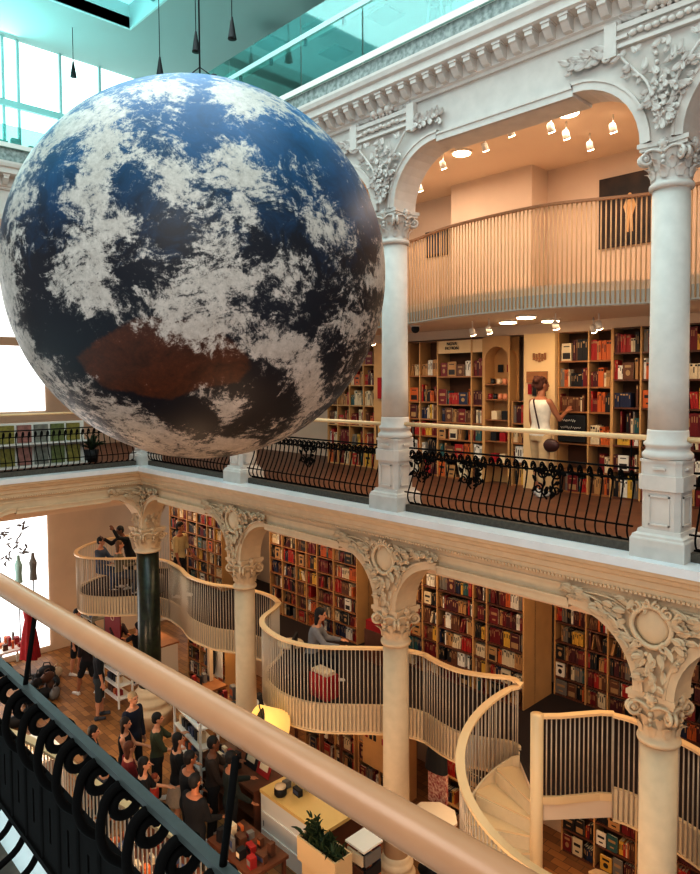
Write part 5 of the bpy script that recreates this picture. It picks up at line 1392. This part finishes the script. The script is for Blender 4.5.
# balcony furniture
t = thing('side_table','small pale round table beside the seated woman in grey','table',(5.35,.05,MZ)); MB().lathe([(.24,.62),(.25,.64),(.24,.66)],n=20).build('table_top', M_plaster_low, t); MB().lathe([(.15,0),(.02,.03),(.02,.62)],n=12).build('pedestal', M_black, t)
t = thing('chair','dark chair under the seated woman in grey','chair',(5.72,.12,MZ),math.radians(-50))
MB().box(-.22,.22,-.22,.22,.40,.45).build('seat', M_black, t); MB().box(-.22,.22,-.24,-.20,.45,.85).build('backrest', M_black, t)
for a in (-.19,.17):
    for b in (-.20,.17): MB().box(a,a+.03,b,b+.03,0,.40).build('leg', M_black, t)
t = thing('gift_crate','red crate of small cream packets behind the bulging railing','crate',(6.30,.02,MZ))
MB().box(-.22,.22,-.14,.14,0,.40).build('crate_body', M_red, t)
for k in range(8): MB().box(-.20+.05*k,-.165+.05*k,-.10,.10,.38,.46).build('packet', PAL[1][1], t)
t = thing('red_box','bright red box on a dark stool left of the middle lower column','box',(5.95,1.75,MZ)); MB().box(-.2,.2,-.15,.15,.62,.80).build('box_body', M_red, t); MB().box(-.22,.22,-.17,.17,.0,.62).build('stool_base', M_woodd, t); MB().box(-.2,.2,.10,.14,.80,1.15).build('lid', M_woodd, t)
t = thing('pouf','round grey pouf in the round balcony by the people','seat',(-1.15,.70,MZ)); MB().lathe([(.28,0),(.32,.1),(.32,.36),(.28,.42)],n=20).build('cushion', PAL[4][1], t); MB().lathe([(.29,.0),(.29,.03)],n=20).build('foot_ring', M_black, t)
# security camera
t = thing('security_camera','dark dome camera under the upper balcony near the middle column','camera',(6.9,1.75,2.92)); MB().lathe([(.09,-.02),(.10,0)],n=16).build('mount', M_white, t); MB().ball((0,0,-.06),.075,14,10).build('dome', M_black, t)

# dark merchandise tables and more visitors among the crowd
table(4.6,-3.3,1.7,.9,.80,'dark goods table in the crowd below the foreground rail',M_woodd); items(4.65,6.2,-3.2,-2.5,GZ+.8,18,'on the dark goods table in the crowd',(.06,.2))
table(5.75,-2.0,1.2,.7,.85,'dark low table in front of the yellow counter',M_woodd); items(5.8,6.9,-1.95,-1.4,GZ+.85,12,'on the dark low table before the counter',(.06,.22))
P_('broad person in a black hooded top in the crowd behind the second rail post', (5.58,-2.12,G), 100, 1.90, 1, (20,19,22), (24,24,28), (28,22,20), legs=((.05,.05),(-.05,.05)), arms=((.4,.8),(.3,.9)), sleeves=1., tum=1.15)
P_('person in a dark green jacket beside the display desk, back turned', (5.32,-1.27,G), 70, 1.84, 1, (34,40,34), (30,28,30), (24,20,20), legs=((.05,.05),(-.05,.05)), arms=((.5,.9),(.3,.6)), sleeves=1.)
P_('person with dark ponytail in black vest between camouflage shirt and red shirt', (2.75,-1.95,G), 50, 1.74, 0, (24,22,24), (40,34,40), (40,24,18), legs=((.05,.05),(-.05,.05)), arms=((.5,.8),(.3,.6)), sleeves=.0, longhair=True, fem=True)
P_('person in a dark grey sweater at the lower edge of the crowd', (3.9,-2.85,G), 80, 1.80, 1, (46,44,48), (30,28,30), (30,22,20), legs=((.05,.05),(-.05,.05)), sleeves=1.)
P_('person in black near the lower edge, right of the grey sweater', (4.35,-2.38,G), 60, 1.78, 0, (24,22,26), (30,28,34), (30,20,16), legs=((.05,.05),(-.05,.05)), arms=((.5,.8),(.3,.6)), sleeves=.6, longhair=True)

t = thing('pegboard','pale pegboard with rows of small dark cards left of the middle column','board',(5.75,1.5,-5.5))
MB().box(0,.75,0,.03,0,1.5).build('board', M_panel, t)
for k in range(18):
    if k%5!=3: MB().box(.08+.11*(k%6),.14+.11*(k%6),-.012,0,.55+.28*(k//6),.66+.28*(k//6)).build('card', PAL[2][1] if k%4 else M_red, t)
t = thing('headphone_bust','glossy black mannequin head wearing white headphones under the balcony bulge','mannequin',(4.35,1.0,-4.75))
MB().ball((0,0,.30),(.11,.13,.16),14,10).build('head', M_black, t); MB().lathe([(.12,0),(.05,.08),(.05,.2)],n=14).build('neck_base', M_black, t)
MB().tube([(.13*math.cos(PI*k/12),0,.32+.17*math.sin(PI*k/12)) for k in range(13)],.018,n=6).build('headphones', M_white, t)
table(3.9,.75,1.5,.6,1.45-.0,'tall dark stand with goods under the balcony bulge',M_woodd); items(4.6,5.3,.8,1.3,GZ+1.45,7,'on the tall dark stand under the bulge',(.1,.3))
# pale printed decals on the shop window
mdec = mat('grey_window_decal', S(150,150,156), .8)
for i,(y,z) in enumerate(((-1.45,-2.4),(-1.15,-2.7),(-1.38,-3.1),(-.95,-2.3),(-.85,-3.0))):
    mb = MB(); rr = random.Random(i)
    for k in range(9):
        a = rr.uniform(0,6.28); M = Matrix.Translation((-5.92, y+rr.uniform(-.1,.1), z+rr.uniform(-.15,.15))) @ Matrix.Rotation(PI/2,4,'Z') @ Matrix.Rotation(a,4,'Y'); leaf(mb, M, .16, .06, .1, 3)
    tag(mb.build('window_decal', mdec), ['leftmost','second','lowest left','upper right','lower right'][i]+' grey leafy decal on the bright shop window','decal')
# ================================================================== LIGHT
def area(name, loc, size, power, color, rot=(0,0,0), size_y=None):
    l = bpy.data.lights.new(name, 'AREA'); l.energy = power; l.color = color; l.size = size
    if size_y: l.shape = 'RECTANGLE'; l.size_y = size_y
    o = bpy.data.objects.new(name, l); col.objects.link(o); o.location = loc; o.rotation_euler = rot; return o
def point(name, loc, power, color, r=.1):
    l = bpy.data.lights.new(name, 'POINT'); l.energy = power; l.color = color; l.shadow_soft_size = r
    o = bpy.data.objects.new(name, l); col.objects.link(o); o.location = loc; return o
W = bpy.data.worlds.new('world'); bpy.context.scene.world = W; W.use_nodes = True
W.node_tree.nodes['Background'].inputs[0].default_value = (.9,.95,1,1); W.node_tree.nodes['Background'].inputs[1].default_value = 1.0
WARM = (1,.77,.52)
sc = bpy.context.scene
sc.view_settings.view_transform = 'Standard'; sc.view_settings.look = 'None'; sc.view_settings.exposure = .45; sc.view_settings.gamma = .80
W.node_tree.nodes['Background'].inputs[1].default_value = .45
area('skylight_lamp', (8,-4.2,10.2), 10, 390, (.97,.98,1.0), size_y=6)
area('window_lamp', (-2.8,-2.5,9.2), 5, 170, (.35,.95,1.0), rot=(0,math.radians(-90),0), size_y=1.6)
area('front_fill', (15.5,-10,6.0), 4, 220, (1,.95,.90), rot=(math.radians(62),0,math.radians(35)))  # added fill from the camera side, whitens the upper arcade
area('shop_window_lamp', (-5.8,-3.5,-3.6), 3.5, 60, (1,.97,.92), rot=(0,math.radians(-90),0), size_y=4)
area('back_gallery_lamp', (-5.8,-3.5,3.0), 3.5, 50, (1,.98,.95), rot=(0,math.radians(-90),0), size_y=4)
for x in (6,9.5,13): area('gallery_lamp', (x,1.4,2.75), 2.2, 30, WARM, size_y=1.2)
for x in (7,10.5): area('upper_lamp', (x,1.2,5.42), 2.4, 44, (1,.84,.70), size_y=1.4)
for x in (-1.5,2.5,6.5,10.5,14): area('mezzanine_lamp', (x,1.0,-1.0), 2.4, 24, (1,.74,.46), size_y=1.0)
for x in (-3,1,5,9,13): area('hall_lamp', (x,1.4,-4.05), 2.0, 24, (1,.74,.46), size_y=1.2)
for x,y,z in ((2,-3.5,-4.4),(7,-3.2,-4.2),(11,-3.0,-4.0),(12.0,-4.6,-3.4)): point('hall_fill', (x,y,z), 100, (1,.66,.40), .35)  # added warm fill in the open atrium, stands in for bounce from the hall
